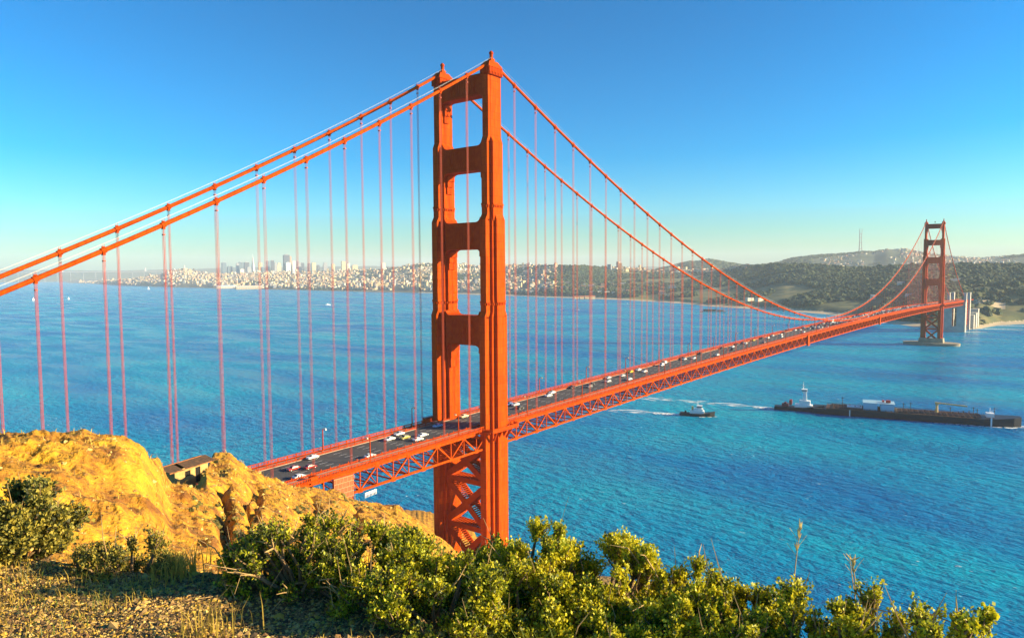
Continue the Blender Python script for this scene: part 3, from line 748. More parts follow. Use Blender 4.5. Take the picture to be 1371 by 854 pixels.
def place_car(col, lane, y, label, van=False, group=None):
    key = (col, van)
    if key in proto: o = copy_tree(proto[key])
    else: o = make_car(col, van); proto[key] = o
    o.location = (lane, y, road(y)+.005); o.rotation_euler = (0, 0, 0 if lane > 0 else math.pi)
    tag(o, label, 'van' if van else 'car', group or 'cars on the bridge roadway'); return o
Ln = (-8.0, -4.8, -1.6, 1.6, 4.8, 8.0)
NEAR = [('white', -8, -76, 'white car nearest the hillside end of the far lane'), ('red', -1.6, -88.5, 'bright red car at the hillside end of the roadway'), ('dark red', 1.6, -84, 'dark red car just ahead of the bright red car at the hillside end'),
        ('silver', 8, -93, 'silver car in the kerb lane, lowest on the roadway by the hillside'), ('white', 8, -63, 'white car alone in the near kerb lane above the sheeted truss bay'), ('white', -4.8, -42, 'white car left of the olive car, second from far kerb'),
        ('white', -8, -34, 'white car in the far kerb lane beside the olive car'), ('olive', -1.6, -37, 'olive yellow car in the mid lanes before the near tower'), ('white', 1.6, -30, 'white car right of the olive car, before the near tower'),
        ('white', 4.8, -36, 'white car half hidden behind the near railing, before the near tower'), ('light blue', -4.8, -15, 'light blue car between the legs of the near tower'), ('cream', -8, 5, 'cream car beside the foot of the near tower far leg'),
        ('blue', -8, 38, 'blue car in far kerb lane just past the near tower'), ('white', -4.8, 38.5, 'white car beside the blue car just past the near tower'), ('black', 1.6, 34, 'black car on the near side just past the near tower'),
        ('white', -8, 74, 'white car in the far kerb lane, leading the pair past the tower'), ('white', -4.8, 66, 'white car second from far kerb, trailing the pair past the tower'), ('black', -8, 93, 'black car alone in the far kerb lane after the white pair'),
        ('black', -4.8, 108, 'black car, left of the dark cluster past the tower'), ('grey', -1.6, 100, 'dark grey car, middle of the dark cluster past the tower'), ('silver', -8, 131, 'silver car close to the far railing past the dark cluster'),
        ('silver', -1.6, 120, 'silver car in the mid lanes below the far silver pair'), ('silver', -4.8, 142, 'silver car second from far kerb before the yellow cab'), ('yellow', -8, 158, 'yellow car by the far railing'),
        ('white', -8, 168, 'white car just ahead of the yellow car by the far railing'), ('white', 4.8, 133, 'white car in the near lanes, level with the yellow car'), ('white', -1.6, 164, 'white car in the centre lane beyond the yellow car')]
for c, l, y, lb in NEAR: place_car(c, l, y, lb)
place_car('white', -8, 204, 'tall white van in the far kerb lane of mid span', True); place_car('white', -4.8, 194, 'tall white van behind the other van, one lane nearer', True)
used = []
def far_car(col, lane, y, van=False):
    where = 'on the middle of the main span' if y < 560 else 'in the dense queue near the distant tower'
    place_car(col, lane, y, 'small %s %s %s' % (col, 'van' if van else 'car', where), van, 'far %s %s on the bridge' % (col, 'vans' if van else 'cars'))
for c, l, y in [('black', -8, 232), ('silver', -4.8, 228), ('white', -1.6, 236), ('black', -8, 262), ('black', -8, 302), ('white', -4.8, 316), ('black', -8, 334), ('grey', -8, 348), ('white', -4.8, 345), ('yellow', -8, 371), ('black', -8, 392), ('white', -4.8, 398), ('silver', -8, 420), ('white', -4.8, 434), ('black', -8, 452), ('white', -8, 486), ('silver', -4.8, 492), ('white', 4.8, 262), ('black', 1.6, 300), ('grey', 4.8, 360), ('white', 1.6, 415), ('white', 4.8, 470)]:
    far_car(c, l, y)
y = 515.0; cyc = ['white', 'black', 'silver', 'grey', 'white', 'red', 'black', 'white', 'light blue', 'silver']
while y < 1240:
    for l in Ln:
        if random.random() < (.62 if l < 0 else .42): far_car(random.choice(cyc), l, y+random.uniform(-3, 3), random.random() < .12)
    y += random.uniform(13, 17)
# box lorry at the sag of the cable
t = empty('box_truck', (-4.8, 607, road(607)), math.pi); tag(t, 'white box truck by the sag of the cables, tallest vehicle on the deck', 'truck')
m = MB(); m.box((0, -1.2, 2.15), (2.4, 6.4, 2.9)); m.build('cargo_box', WHITE, t)
m = MB(); m.box((0, 3.0, 1.5), (2.2, 1.7, 1.9), 0, 0, .9); m.build('cab', WHITE, t)
m = MB(); m.box((0, 3.84, 1.85), (1.8, .1, .7)); m.build('windscreen', GLASS, t)
for sx in (-1, 1):
    for yy in (-3, 2.8): wheel().build('wheel', [TYRE, HANDROPE], t, loc=(sx*.95, yy, .4))

#@@PART2
# ------------------------------------------------------------------ ruined hut on the spur
hp = at(245, 637, 146.0); hrz = math.atan2(CY-hp[1], CX-hp[0])+math.pi/2+0.72
hut = empty('ruined_hut', (hp[0], hp[1], hp[2]-.4), hrz); hut.scale = (.88, .88, .82)
tag(hut, 'ruined tan hut with sagging dark roof, set in the ochre hillside above the bridge', 'hut')
HW = mat('tan_render', (0.36, 0.23, 0.08), (0.50, 0.34, 0.12), 0.9, 0.95, bump=.4, bscale=5)
HR = mat('rotten_roof_boards', (0.045, 0.028, 0.018), (0.14, 0.07, 0.03), 1.6, 0.95)
HD = mat('painted_interior_shade', (0.012, 0.01, 0.009), rough=1)  # near-black colour stands in for the shade inside the hut openings
m = MB(); W2, DP, HH = 4.3, 2.6, 3.1
m.b2(-W2, -1.75, -DP, -DP+.3, -2.5, HH); m.b2(-.35, .95, -DP, -DP+.3, -2.5, HH); m.b2(2.25, W2, -DP, -DP+.3, -2.5, HH)
m.b2(-1.75, -.35, -DP+.002, -DP+.298, -2.5, 1.0); m.b2(-1.75, -.35, -DP+.002, -DP+.298, 2.3, HH); m.b2(.95, 2.25, -DP+.002, -DP+.298, 2.5, HH)
m.b2(-W2, -W2+.3, -DP+.3, DP, -2.5, HH); m.b2(W2-.3, W2, -DP+.3, DP, -2.5, HH); m.b2(-W2+.3, W2-.3, DP-.3, DP, -2.5, HH)
for s in (-1, 1): m.add([(s*(W2-.15), -DP, HH), (s*(W2-.15), DP, HH), (s*(W2-.15), 0, HH+.6)], [(0, 1, 2), (2, 1, 0)])
m.build('wall', HW, hut)
m = MB()
for s in (-1, 1):
    for k in range(14):
        x0 = -W2-1.6+k*.86; jit = random.uniform(-.1, .1)
        if s < 0 and k in (4,): continue
        m.beam((x0+.4, s*(DP+.4)+jit, HH-.12+jit*.6), (x0+.4, s*.05, HH+.72), .84, .13)
m.build('roof', HR, hut)
m = MB(); m.b2(-W2-1.6, W2+.7, -DP-.45, -DP-.33, HH-.28, HH-.06); m.b2(-W2-1.6, W2+.7, -.08, .08, HH+.78, HH+.9); m.build('eaves_board', mat('rusty_board', (.30, .10, .03), (.4, .15, .04), 2, .9), hut)
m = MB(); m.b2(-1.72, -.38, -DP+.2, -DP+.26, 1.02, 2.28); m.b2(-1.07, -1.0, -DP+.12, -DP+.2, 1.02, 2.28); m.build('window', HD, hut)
m = MB(); m.b2(.97, 2.23, -DP+.2, -DP+.26, -1, 2.48); m.build('doorway', HD, hut)  # flat panel closes the opening, room shade painted in its colour

# pale railing on the spur beside the sheeted bay
rp0 = at(489, 664, 243); rp1 = at(504, 662, 247)
rl = empty('white_railing', tuple(rp0)); tag(rl, 'short pale picket railing on the slope below the truss, beside the sheeted bay', 'railing')
dv = rp1-rp0; m = MB()
for k in range(9): q = dv*k/8; m.box((q[0], q[1], .2), (.14, .14, 1.7))
m.build('pickets', WHITE, rl)
m = MB()
for z in (.4, 1.0): m.beam((0, 0, z), (dv[0], dv[1], z), .12, .2)
m.build('rails', WHITE, rl)

# ------------------------------------------------------------------ generic scatter helpers
def ico(sub=1):
    t = (1+5**.5)/2
    V = np.array([(-1, t, 0), (1, t, 0), (-1, -t, 0), (1, -t, 0), (0, -1, t), (0, 1, t), (0, -1, -t), (0, 1, -t), (t, 0, -1), (t, 0, 1), (-t, 0, -1), (-t, 0, 1)], float)
    Fq = [(0, 11, 5), (0, 5, 1), (0, 1, 7), (0, 7, 10), (0, 10, 11), (1, 5, 9), (5, 11, 4), (11, 10, 2), (10, 7, 6), (7, 1, 8), (3, 9, 4), (3, 4, 2), (3, 2, 6), (3, 6, 8), (3, 8, 9), (4, 9, 5), (2, 4, 11), (6, 2, 10), (8, 6, 7), (9, 8, 1)]
    V = [v/np.linalg.norm(v) for v in V]
    for _ in range(sub):
        c = {}; N = []
        def mid(a, b):
            k = (min(a, b), max(a, b))
            if k not in c: q = V[a]+V[b]; c[k] = len(V); V.append(q/np.linalg.norm(q))
            return c[k]
        for a, b, d in Fq:
            x, y, z = mid(a, b), mid(b, d), mid(d, a); N += [(a, x, z), (b, y, x), (d, z, y), (x, y, z)]
        Fq = N
    return np.array(V), np.array(Fq)
def scatter(name, P, sizes, protos, mats, mi, rot=True):
    "many copies of small triangle meshes, as one mesh"
    Vs, Fsx, Ms = [], [], []; o_ = 0; k = len(protos)
    which = rng.integers(0, k, len(P))
    for j, (pv, pf) in enumerate(protos):
        idx = np.where(which == j)[0]
        if not len(idx): continue
        a = rng.uniform(0, 2*math.pi, len(idx)) if rot else np.zeros(len(idx)); c, s = np.cos(a)[:, None], np.sin(a)[:, None]
        sc = sizes[idx]; q = pv[None]*sc[:, None, :]
        x = q[..., 0]*c-q[..., 1]*s+P[idx, 0:1]; y = q[..., 0]*s+q[..., 1]*c+P[idx, 1:2]; z = q[..., 2]+P[idx, 2:3]
        n = len(pv); Vs.append(np.stack([x, y, z], -1).reshape(-1, 3))
        Fsx.append((pf[None]+(np.arange(len(idx))*n)[:, None, None]).reshape(-1, pf.shape[1])+o_); Ms.append(np.repeat(mi[idx], len(pf))); o_ += n*len(idx)
    return mesh_obj(name, np.concatenate(Vs), np.concatenate(Fsx), mats, None, np.concatenate(Ms))
def crown_protos(k=6, sub=2):
    out = []
    for i in range(k):
        V, Fq = ico(sub); V = V.copy()
        d = 1+0.30*np.array([math.sin(5*v[0]+i*2)+math.sin(6*v[1]+i)+math.sin(5*v[2]+3*i) for v in V])/2+rng.uniform(-.16, .16, len(V))
        V = V*d[:, None]; V[:, 2] = np.where(V[:, 2] < -.3, -.3, V[:, 2]); out.append((V, Fq))
    return out
BOXP = (np.array([(x, y, z) for z in (0, 1) for x, y in ((-.5, -.5), (.5, -.5), (.5, .5), (-.5, .5))]), np.array([(4, 5, 6, 7), (0, 1, 5, 4), (1, 2, 6, 5), (2, 3, 7, 6), (3, 0, 4, 7)]))

# ------------------------------------------------------------------ the city across the water
HM = [mat('cream_stucco', (0.58, 0.46, 0.26), rough=.9), mat('white_stucco', (0.64, 0.58, 0.46), rough=.9), mat('tan_stucco', (0.42, 0.30, 0.17), rough=.9), mat('grey_stucco', (0.24, 0.25, 0.26), rough=.9), mat('rose_stucco', (0.55, 0.34, 0.24), rough=.9), mat('roof_felt', (0.14, 0.12, 0.11), rough=.9)]
def polar(t, d): return CX+d*math.sin(t), CY+d*math.cos(t)
houses = []
def add_houses(n, x0, x1, d0, d1, pw=1.0, park=0.12, big=1.0):
    cnt = 0; tries = 0
    while cnt < n and tries < n*8:
        tries += 1
        px = random.uniform(x0, x1); t = azim(px); s = shoreD(px, float(np.interp(px, [c[0] for c in PEN], SHY))); cr = float(np.interp(px, [c[0] for c in PEN], CRD))
        f = random.random()**pw; d = s+140+(d0+(d1-d0)*f)*(cr-s)
        z = float(pen_z(t, d)); x, y = polar(t, d)
        if z < 2.5 or float(fbm(np.array([x]), np.array([y]), 600, 3, 77)[0]) < -0.45+park*2: 
            if random.random() < .85: continue
        houses.append((d, x, y, z, big)); cnt += 1
SHY = []; CRD = []
for x_, L_ in PEN:
    CRD.append(L_[5][1]); s_ = L_[1][1]
    lo, hi = 360., 480.
    for _ in range(40):
        mid_ = (lo+hi)/2
        if shoreD(x_, mid_) > s_: lo = mid_
        else: hi = mid_
    SHY.append((lo+hi)/2)
add_houses(5200, 285, 745, 0.0, 1.02, 0.9)
add_houses(900, 108, 290, 0.0, 1.0, 0.8, 0.0)
add_houses(900, 225, 380, 0.25, 1.0, 0.8, 0.0)
add_houses(560, 815, 1000, 0.82, 1.03, 1.0, 0.05, 1.25)
add_houses(110, 690, 900, 0.05, 0.30, 1.0, 0.0, 1.3)
houses.sort(key=lambda q: q[0]/q[4])
def house_mesh(i):
    m = MB(); a, b, h = [(10, 13, 9), (9, 18, 11), (14, 11, 8), (12, 22, 13), (18, 12, 10)][i]
    m.b2(-a/2, a/2, -b/2, b/2, -4, h, 0)
    if i % 2 == 0:
        m.add([(-a/2-.5, -b/2-.5, h), (a/2+.5, -b/2-.5, h), (a/2+.5, b/2+.5, h), (-a/2-.5, b/2+.5, h), (0, -b/2-.5, h+3.4), (0, b/2+.5, h+3.4)], [(0, 4, 5, 3), (1, 2, 5, 4), (0, 1, 4), (2, 3, 5)], 1)
    else: m.b2(-a/2-.3, a/2+.3, -b/2-.3, b/2+.3, h+.01, h+.9, 0); m.b2(-a/4, a/6, -b/4, b/8, h+.9, h+3, 1)
    for k in range(3):
        x = -a/2+a*(k+.5)/3
        for z in (2.0, 5.4): m.box((x, -b/2-.04, z), (1.4, .1, 1.7), 0, 2)
        for z in (2.0, 5.4): m.box((a/2+.04, -b/2+b*(k+.5)/3, z), (.1, 1.4, 1.7), 0, 2)
    return m
hb = []
for i in range(5):
    for c in range(4): hb.append(house_mesh(i).build('house', [HM[c if c < 3 else 4], HM[5] if i % 2 else mat('terracotta_tiles', (.36, .16, .08), rough=.9), GLASS]))
for j, (d, x, y, z, big) in enumerate(houses[:270]):
    if j < len(hb): o = hb[j]
    else: o = random.choice(hb).copy(); COL.objects.link(o)
    o.location = (x, y, z); o.rotation_euler = (0, 0, 0.55+random.choice((0, math.pi/2))+random.uniform(-.1, .1)); sc = big*random.uniform(.9, 1.4); o.scale = (sc, sc, random.uniform(.9, 1.3))
    tag(o, 'small pale house among many on the far shore of the bay', 'house', 'houses on the far shore')
for o in hb[len(houses):]: bpy.data.objects.remove(o)
H2 = houses[270:]
P = np.array([(q[1], q[2], q[3]-4) for q in H2]); n = len(P)
sz = np.stack([rng.uniform(9, 20, n), rng.uniform(10, 26, n), rng.uniform(10, 19, n)+4], -1)*np.array([q[4] for q in H2])[:, None]
tall = rng.random(n) < .05; sz[tall, 2] *= rng.uniform(1.4, 2.4, tall.sum())
PR = BOXP[0].copy(); c, s = math.cos(.55), math.sin(.55); PR = np.stack([PR[:, 0]*c-PR[:, 1]*s, PR[:, 0]*s+PR[:, 1]*c, PR[:, 2]], -1)
mi = rng.choice(6, n, p=[.30, .16, .20, .14, .10, .10])
kind(scatter('distant_houses', P, sz, [BOXP], HM, mi, True), 'stuff', 'sea of tiny pale houses covering the far hills')
# street trees and parks
def wood(name, n, x0, x1, f0, f1, size, mats, label, seed, thr=-1.0, sub=1, extra=None):
    P = []; Sz = []; tries = 0
    while len(P) < n and tries < n*10:
        tries += 1
        px = random.uniform(x0, x1); t = azim(px); k = [c[0] for c in PEN]; s = shoreD(px, float(np.interp(px, k, SHY))); cr = float(np.interp(px, k, CRD))
        d = s+60+(f0+(f1-f0)*random.random())*(cr-s); x, y = polar(t, d)
        nz = float(fbm(np.array([x]), np.array([y]), 330, 3, seed)[0])
        if nz < thr: continue
        z = float(pen_z(t, d))
        if z < 3.5: continue
        if extra and extra(px, d, z): continue
        P.append((x, y, z)); a = random.uniform(*size); Sz.append((a*random.uniform(.7, 1.1), a*random.uniform(.7, 1.1), a*random.uniform(.5, .9)))
    P = np.array(P); Sz = np.array(Sz)
    kind(scatter(name, P, Sz, crown_protos(6, sub), mats, rng.integers(0, len(mats), len(P))), 'stuff', label)
TREEM = [mat('cypress_foliage', (0.022, 0.046, 0.016), rough=.9), mat('pine_foliage', (0.030, 0.058, 0.016), rough=.9), mat('eucalyptus_foliage', (0.042, 0.070, 0.018), rough=.9), mat('dry_foliage', (0.060, 0.078, 0.020), rough=.9)]
wood('city_trees', 2600, 200, 745, 0.0, 1.0, (6, 14), TREEM[:3], 'dark trees scattered between the city houses', 31, 0.0)
wood('hill_trees', 1500, 560, 760, 0.35, 1.02, (8, 16), TREEM[:3], 'dark trees along the ridge above the houses', 35, -.1)
def bluff(px, d, z): return (1296 < px and d < 2740 and random.random() < .93) or (px < 990 and z < 8) or (px > 1180 and d < 2450 and random.random() < .6)
wood('forest', 13000, 735, 1480, 0.04, 1.02, (10, 19), TREEM, 'dark green wood covering the hills behind the far tower', 41, -.28, 2, bluff)
wood('coastal_scrub', 420, 1270, 1500, 0.0, 0.5, (2, 5), TREEM[1:], 'low scrub on the tan bluff above the beach', 47, .12)

# skyline
def facade(name, c1, c2, fl=4.0, wd=5.0):
    if name in MATS: return MATS[name]
    m = bpy.data.materials.new(name); m.use_nodes = True; N = m.node_tree.nodes; L = m.node_tree.links; p = N['Principled BSDF']; p.inputs['Roughness'].default_value = .6
    tc = N.new('ShaderNodeTexCoord'); sp = N.new('ShaderNodeSeparateXYZ'); L.new(tc.outputs['Object'], sp.inputs[0])
    def band(sock, period, th):
        a = N.new('ShaderNodeMath'); a.operation = 'DIVIDE'; L.new(sock, a.inputs[0]); a.inputs[1].default_value = period
        b = N.new('ShaderNodeMath'); b.operation = 'FRACT'; L.new(a.outputs[0], b.inputs[0])
        d = N.new('ShaderNodeMath'); d.operation = 'GREATER_THAN'; L.new(b.outputs[0], d.inputs[0]); d.inputs[1].default_value = th; return d.outputs[0]
    ad = N.new('ShaderNodeMath'); ad.operation = 'ADD'; L.new(sp.outputs[0], ad.inputs[0]); L.new(sp.outputs[1], ad.inputs[1])
    mu = N.new('ShaderNodeMath'); mu.operation = 'MULTIPLY'; L.new(band(sp.outputs[2], fl*3, .45), mu.inputs[0]); L.new(band(ad.outputs[0], wd*2, .3), mu.inputs[1])
    mx = N.new('ShaderNodeMix'); mx.data_type = 'RGBA'; L.new(mu.outputs[0], mx.inputs['Factor']); mx.inputs['A'].default_value = (*c1, 1); mx.inputs['B'].default_value = (*c2, 1)
    L.new(mx.outputs['Result'], p.inputs['Base Color']); MATS[name] = m; return m
FA = {'blue': facade('blue_grey_facade', (.10, .16, .22), (.05, .09, .14)), 'dark': facade('dark_granite_facade', (.07, .09, .12), (.04, .05, .08)), 'cream': facade('cream_facade', (.70, .56, .34), (.45, .35, .2)),
      'white': facade('white_facade', (.78, .74, .64), (.5, .5, .46)), 'grey': facade('grey_facade', (.34, .36, .38), (.18, .2, .24)), 'tan': facade('tan_facade', (.50, .30, .16), (.3, .18, .1))}
def tower_block(px, ytop, wpx, D, col, label, depth=0.8, steps=0, spire=0):
    t = azim(px); x, y = polar(t, D); z0 = max(2.0, float(pen_z(t, D))-12); zt = at(px, ytop, D)[2]; wd = wpx*D*math.cos(t-YAW)/F; h = zt-z0
    e = empty('high_rise', (x, y, z0), -t+0.25); tag(e, label, 'high-rise')
    m = MB()
    if steps: m.box((0, 0, h*.4), (wd, wd*depth, h*.8)); m.box((0, 0, h*.9), (wd*.72, wd*depth*.72, h*.2))
    else: m.box((0, 0, h/2), (wd, wd*depth, h))
    m.build('tower_block', FA[col], e)
    m = MB(); m.box((0, 0, h+wd*.06), (wd*.55, wd*depth*.5, wd*.14)); m.build('roof_plant', FA['grey'], e)
    if spire: m = MB(); m.tube([(0, 0, h), (0, 0, h+spire)], 1.2, 6); m.build('mast', STEEL, e)
SK = [(302.2, 351.7, 5.4, 'blue', 'blue-grey slab at the left end of the downtown skyline', 0, 0), (309.8, 357, 5.8, 'blue', 'low dark blue block second from the left in the downtown skyline', 0, 0),
      (320.3, 352.3, 3.4, 'grey', 'grey narrow tower third from the left in the skyline', 0, 0), (324.5, 351.2, 5.2, 'blue', 'wide blue-grey tower with mast, left of the pointed pyramid', 0, 12), (326, 360.5, 5.0, 'white', 'low white block in front of the wide blue tower', 0, 0),
      (332.2, 351.5, 6.2, 'dark', 'dark flat-topped tower immediately left of the pointed pyramid', 0, 0), (335.5, 358, 5.2, 'grey', 'pale grey block at the foot of the pointed pyramid', 0, 0),
      (348.4, 362, 4.4, 'white', 'short white block right of the pointed pyramid foot', 0, 0), (350.4, 351.6, 4.6, 'cream', 'cream tower first to the right of the pointed pyramid', 0, 0),
      (360.6, 349.3, 4.2, 'blue', 'slim blue tower between the pyramid and the dark slab', 0, 0), (366.8, 348.8, 4.0, 'dark', 'slim dark tower left of the twin cream towers', 0, 0), (371, 351.6, 3.2, 'grey', 'narrow grey tower left of the twin cream towers', 1, 0), (375.4, 352, 5.0, 'cream', 'cream tower just left of the tallest dark slab', 1, 0),
      (385.6, 341.4, 7.6, 'dark', 'tallest dark slab of the skyline with a flat top', 0, 0), (390.6, 343.4, 3.0, 'tan', 'brown tower tucked behind the tallest dark slab', 0, 0), (387.6, 351.6, 6.0, 'white', 'white block standing in front of the tallest dark slab', 0, 0),
      (395.3, 349.6, 4.2, 'white', 'white tower right of the tallest dark slab', 0, 0), (399.2, 349.8, 3.4, 'blue', 'small blue tower right of the white tower', 0, 6), (403, 351.6, 3.6, 'grey', 'grey tower third right of the dark slab', 0, 0), (407, 352, 3.6, 'dark', 'dark tower fourth right of the dark slab', 0, 0),
      (416.2, 352.6, 3.8, 'blue', 'blue tower halfway along the right of the skyline', 0, 0), (421.8, 351.8, 5.0, 'cream', 'broad cream tower halfway along the right of the skyline', 0, 0), (427.6, 355, 3.4, 'dark', 'low dark tower right of the broad cream one', 0, 0), (437, 351.8, 5.4, 'grey', 'wide grey tower with a stepped top on the hill', 1, 0), (447.6, 353.6, 4.2, 'cream', 'small cream tower on the hill left of the yellow tower', 0, 0),
      (461.4, 350, 5.2, 'cream', 'tall yellow-cream slab alone on the ridge', 0, 0), (467.8, 352.8, 3.8, 'white', 'white tower right of the yellow-cream slab', 0, 0), (476.4, 355, 7.2, 'cream', 'broad low cream block on the ridge', 0, 0),
      (514.4, 351.8, 5.2, 'white', 'isolated white tower on the ridge before the near bridge tower', 0, 0), (541.8, 355.5, 4.4, 'tan', 'brown-orange block on the wooded ridge left of the near bridge tower', 0, 0),
      (619.5, 355.5, 3.2, 'cream', 'cream tower seen through the near bridge tower opening', 0, 0), (633.8, 354.6, 3.6, 'dark', 'dark tower seen through the near bridge tower opening', 0, 0), (636.8, 358.6, 4.8, 'white', 'white block beside the dark tower seen through the bridge opening', 0, 0)]
for i, (px, yt, wp, c, lb, st, sp_) in enumerate(SK):
    tower_block(px, yt, wp, (9900 if px < 430 else 8300 if px < 500 else 7500)+(i % 5)*45-(320 if 'front' in lb or 'foot' in lb else 0), c, lb, .8, st, sp_)
# pyramid tower
t = azim(340.8); D_ = 9800; x, y = polar(t, D_); z0 = float(pen_z(t, D_))-10; zt = at(340.8, 339.4, D_)[2]; h = zt-z0
e = empty('pyramid_tower', (x, y, z0), .4); tag(e, 'slender white pyramid tower with a pointed top', 'high-rise')
m = MB(); b = 24; m.add([(-b, -b, 0), (b, -b, 0), (b, b, 0), (-b, b, 0), (-2, -2, h*.88), (2, -2, h*.88), (2, 2, h*.88), (-2, 2, h*.88)], [(0, 1, 5, 4), (1, 2, 6, 5), (2, 3, 7, 6), (3, 0, 4, 7)]); m.build('shaft', FA['white'], e)
m = MB(); m.tube([(0, 0, h*.87), (0, 0, h)], [2.6, .6], 4); m.build('spire', WHITE, e)
m = MB()
for s in (-1, 1): m.add([(s*13, -3, h*.35), (s*13, 3, h*.35), (s*5.5, 3, h*.78), (s*5.5, -3, h*.78), (s*8, -3, h*.35), (s*8, 3, h*.35)], [(0, 1, 2, 3), (0, 3, 4), (1, 5, 2)])
m.build('wing', FA['white'], e)
# round hilltop tower
t = azim(249.3); x, y = polar(t, 9780); z0 = float(pen_z(t, 9780))-3; h = at(249.3, 355.4, 9780)[2]-z0
e = empty('hilltop_tower', (x, y, z0)); tag(e, 'pale round column tower on top of the small wooded hill', 'tower')
m = MB(); m.tube([(0, 0, 0), (0, 0, h*.92)], [7, 6], 14); m.build('shaft', HM[1], e); m = MB(); m.tube([(0, 0, h*.9), (0, 0, h)], 6.8, 14); m.build('crown_gallery', HM[1], e); m = MB(); m.box((0, 0, 3), (24, 24, 10)); m.build('base', HM[1], e)
# piers with sheds, red-roofed depot, domes, wharf
def shed(px, py, L_, W_, h, rz, label, wall, roof, name='pier_shed'):
    q = sea_at(px, py); e = empty(name, (q[0], q[1], 0), rz); tag(e, label, 'shed')
    m = MB(); m.box((0, 0, 1.5), (L_+16, W_+16, 5)); m.build('quay', PIERC, e)
    m = MB(); m.box((0, 0, 4+h/2), (L_, W_, h)); m.build('wall', wall, e)
    m = MB(); z = 4+h; m.add([(-L_/2-1, -W_/2-1, z), (L_/2+1, -W_/2-1, z), (L_/2+1, W_/2+1, z), (-L_/2-1, W_/2+1, z), (-L_/2-1, 0, z+W_*.2), (L_/2+1, 0, z+W_*.2)], [(0, 1, 5, 4), (2, 3, 4, 5), (0, 4, 3), (1, 2, 5)]); m.build('roof', roof, e)
    m = MB()
    for k in range(12): m.box((-L_/2+L_*(k+.5)/12, -W_/2-.2, 4+h*.5), (L_*.045, .6, h*.55))
    m.build('shed_doors', FA['grey'], e)
az0 = -azim(330)
shed(303, 386.3, 165, 46, 17, az0+.12, 'long white-roofed pier shed at the water edge below downtown', HM[1], mat('pale_blue_roof', (.45, .58, .66), rough=.7))
shed(334, 387.2, 215, 46, 17, az0+.12, 'long cream pier shed right of the white-roofed one', HM[0], HM[1])
for k in range(4):
    px = 772+k*7; t = azim(px); x, y = polar(t, 3620-k*20); z = float(pen_z(t, 3600))
    e = empty('depot_building', (x, y, z), -t+.3); tag(e, ['long low cream building with red-brown roof, first of four on the shore flats', 'second low cream building from the left on the shore flats', 'third low cream building from the left on the shore flats', 'low cream building at the right end of the row on the shore flats'][k], 'building')
    m = MB(); m.box((0, 0, 6), (26, 15, 13)); m.build('wall', HM[0], e); m = MB(); z = 12.5; m.add([(-14, -8.5, z), (14, -8.5, z), (14, 8.5, z), (-14, 8.5, z), (-14, 0, z+5), (14, 0, z+5)], [(0, 1, 5, 4), (2, 3, 4, 5), (0, 4, 3), (1, 2, 5)]); m.build('roof', mat('red_roof', (.40, .14, .07), rough=.9), e)
for k, (px, D_, rr) in enumerate([(713, 4330, 15), (720.5, 4380, 13)]):
    t = azim(px); x, y = polar(t, D_); z = float(pen_z(t, D_)); e = empty('rotunda', (x, y, z)); tag(e, ['ochre domed rotunda among the shore houses', 'smaller domed hall right of the ochre rotunda'][k], 'rotunda')
    m = MB(); m.tube([(0, 0, 0), (0, 0, 20)], rr, 12); m.build('drum', HM[0], e)
    m = MB(); m.tube([(0, 0, 19.5)]+[(0, 0, 20+rr*math.sin(a)*.9) for a in np.linspace(.2, 1.5, 6)], [rr]+[rr*math.cos(a) for a in np.linspace(.2, 1.5, 6)], 14); m.build('dome', HM[2], e)
for k in range(7):
    px = [783, 793, 803, 812, 823, 1003, 1016][k]; D_ = shoreD(px, float(np.interp(px, [c[0] for c in PEN], SHY)))+170; t = azim(px); x, y = polar(t, D_); z = float(pen_z(t, D_))
    e = empty('warehouse', (x, y, z), -t+.15*k); tag(e, ['white flat-roofed warehouse under the cable, left end of a shore row of five', 'white warehouse second along the shore row of five', 'white warehouse in the middle of the shore row', 'white warehouse fourth along the shore row', 'white warehouse ending the shore row on the right', 'white shed near the wharf at the cable dip', 'white shed right of its twin near the cable dip'][k], 'warehouse')
    m = MB(); m.box((0, 0, 5), (26 if k < 5 else 30, 14, 12)); m.build('wall', HM[1], e); m = MB(); m.box((0, 0, 11.4), (27 if k < 5 else 31, 15, 1)); m.build('roof', mat('pale_blue_roof', (.45, .58, .66), rough=.7), e)
q = sea_at(955, 417.5); e = empty('wharf', (q[0], q[1], 0), -azim(955)+.05); tag(e, 'low brown wharf with sheds standing in the bay before the meadow', 'wharf')
m = MB(); m.box((0, 0, 2.6), (84, 13, 1.2)); m.build('deck', PIERC, e); m = MB()
for k in range(14):
    for s in (-1, 1): m.tube([(-40+k*6.1, s*5, -2), (-40+k*6.1, s*5, 2.1)], .6, 6)
m.build('piles', STEEL, e); m = MB(); m.box((-12, 0, 6), (40, 9, 5.6)); m.box((22, 0, 5), (18, 8, 3.6)); m.build('shed', mat('brown_boards', (.2, .11, .06), rough=.9), e)
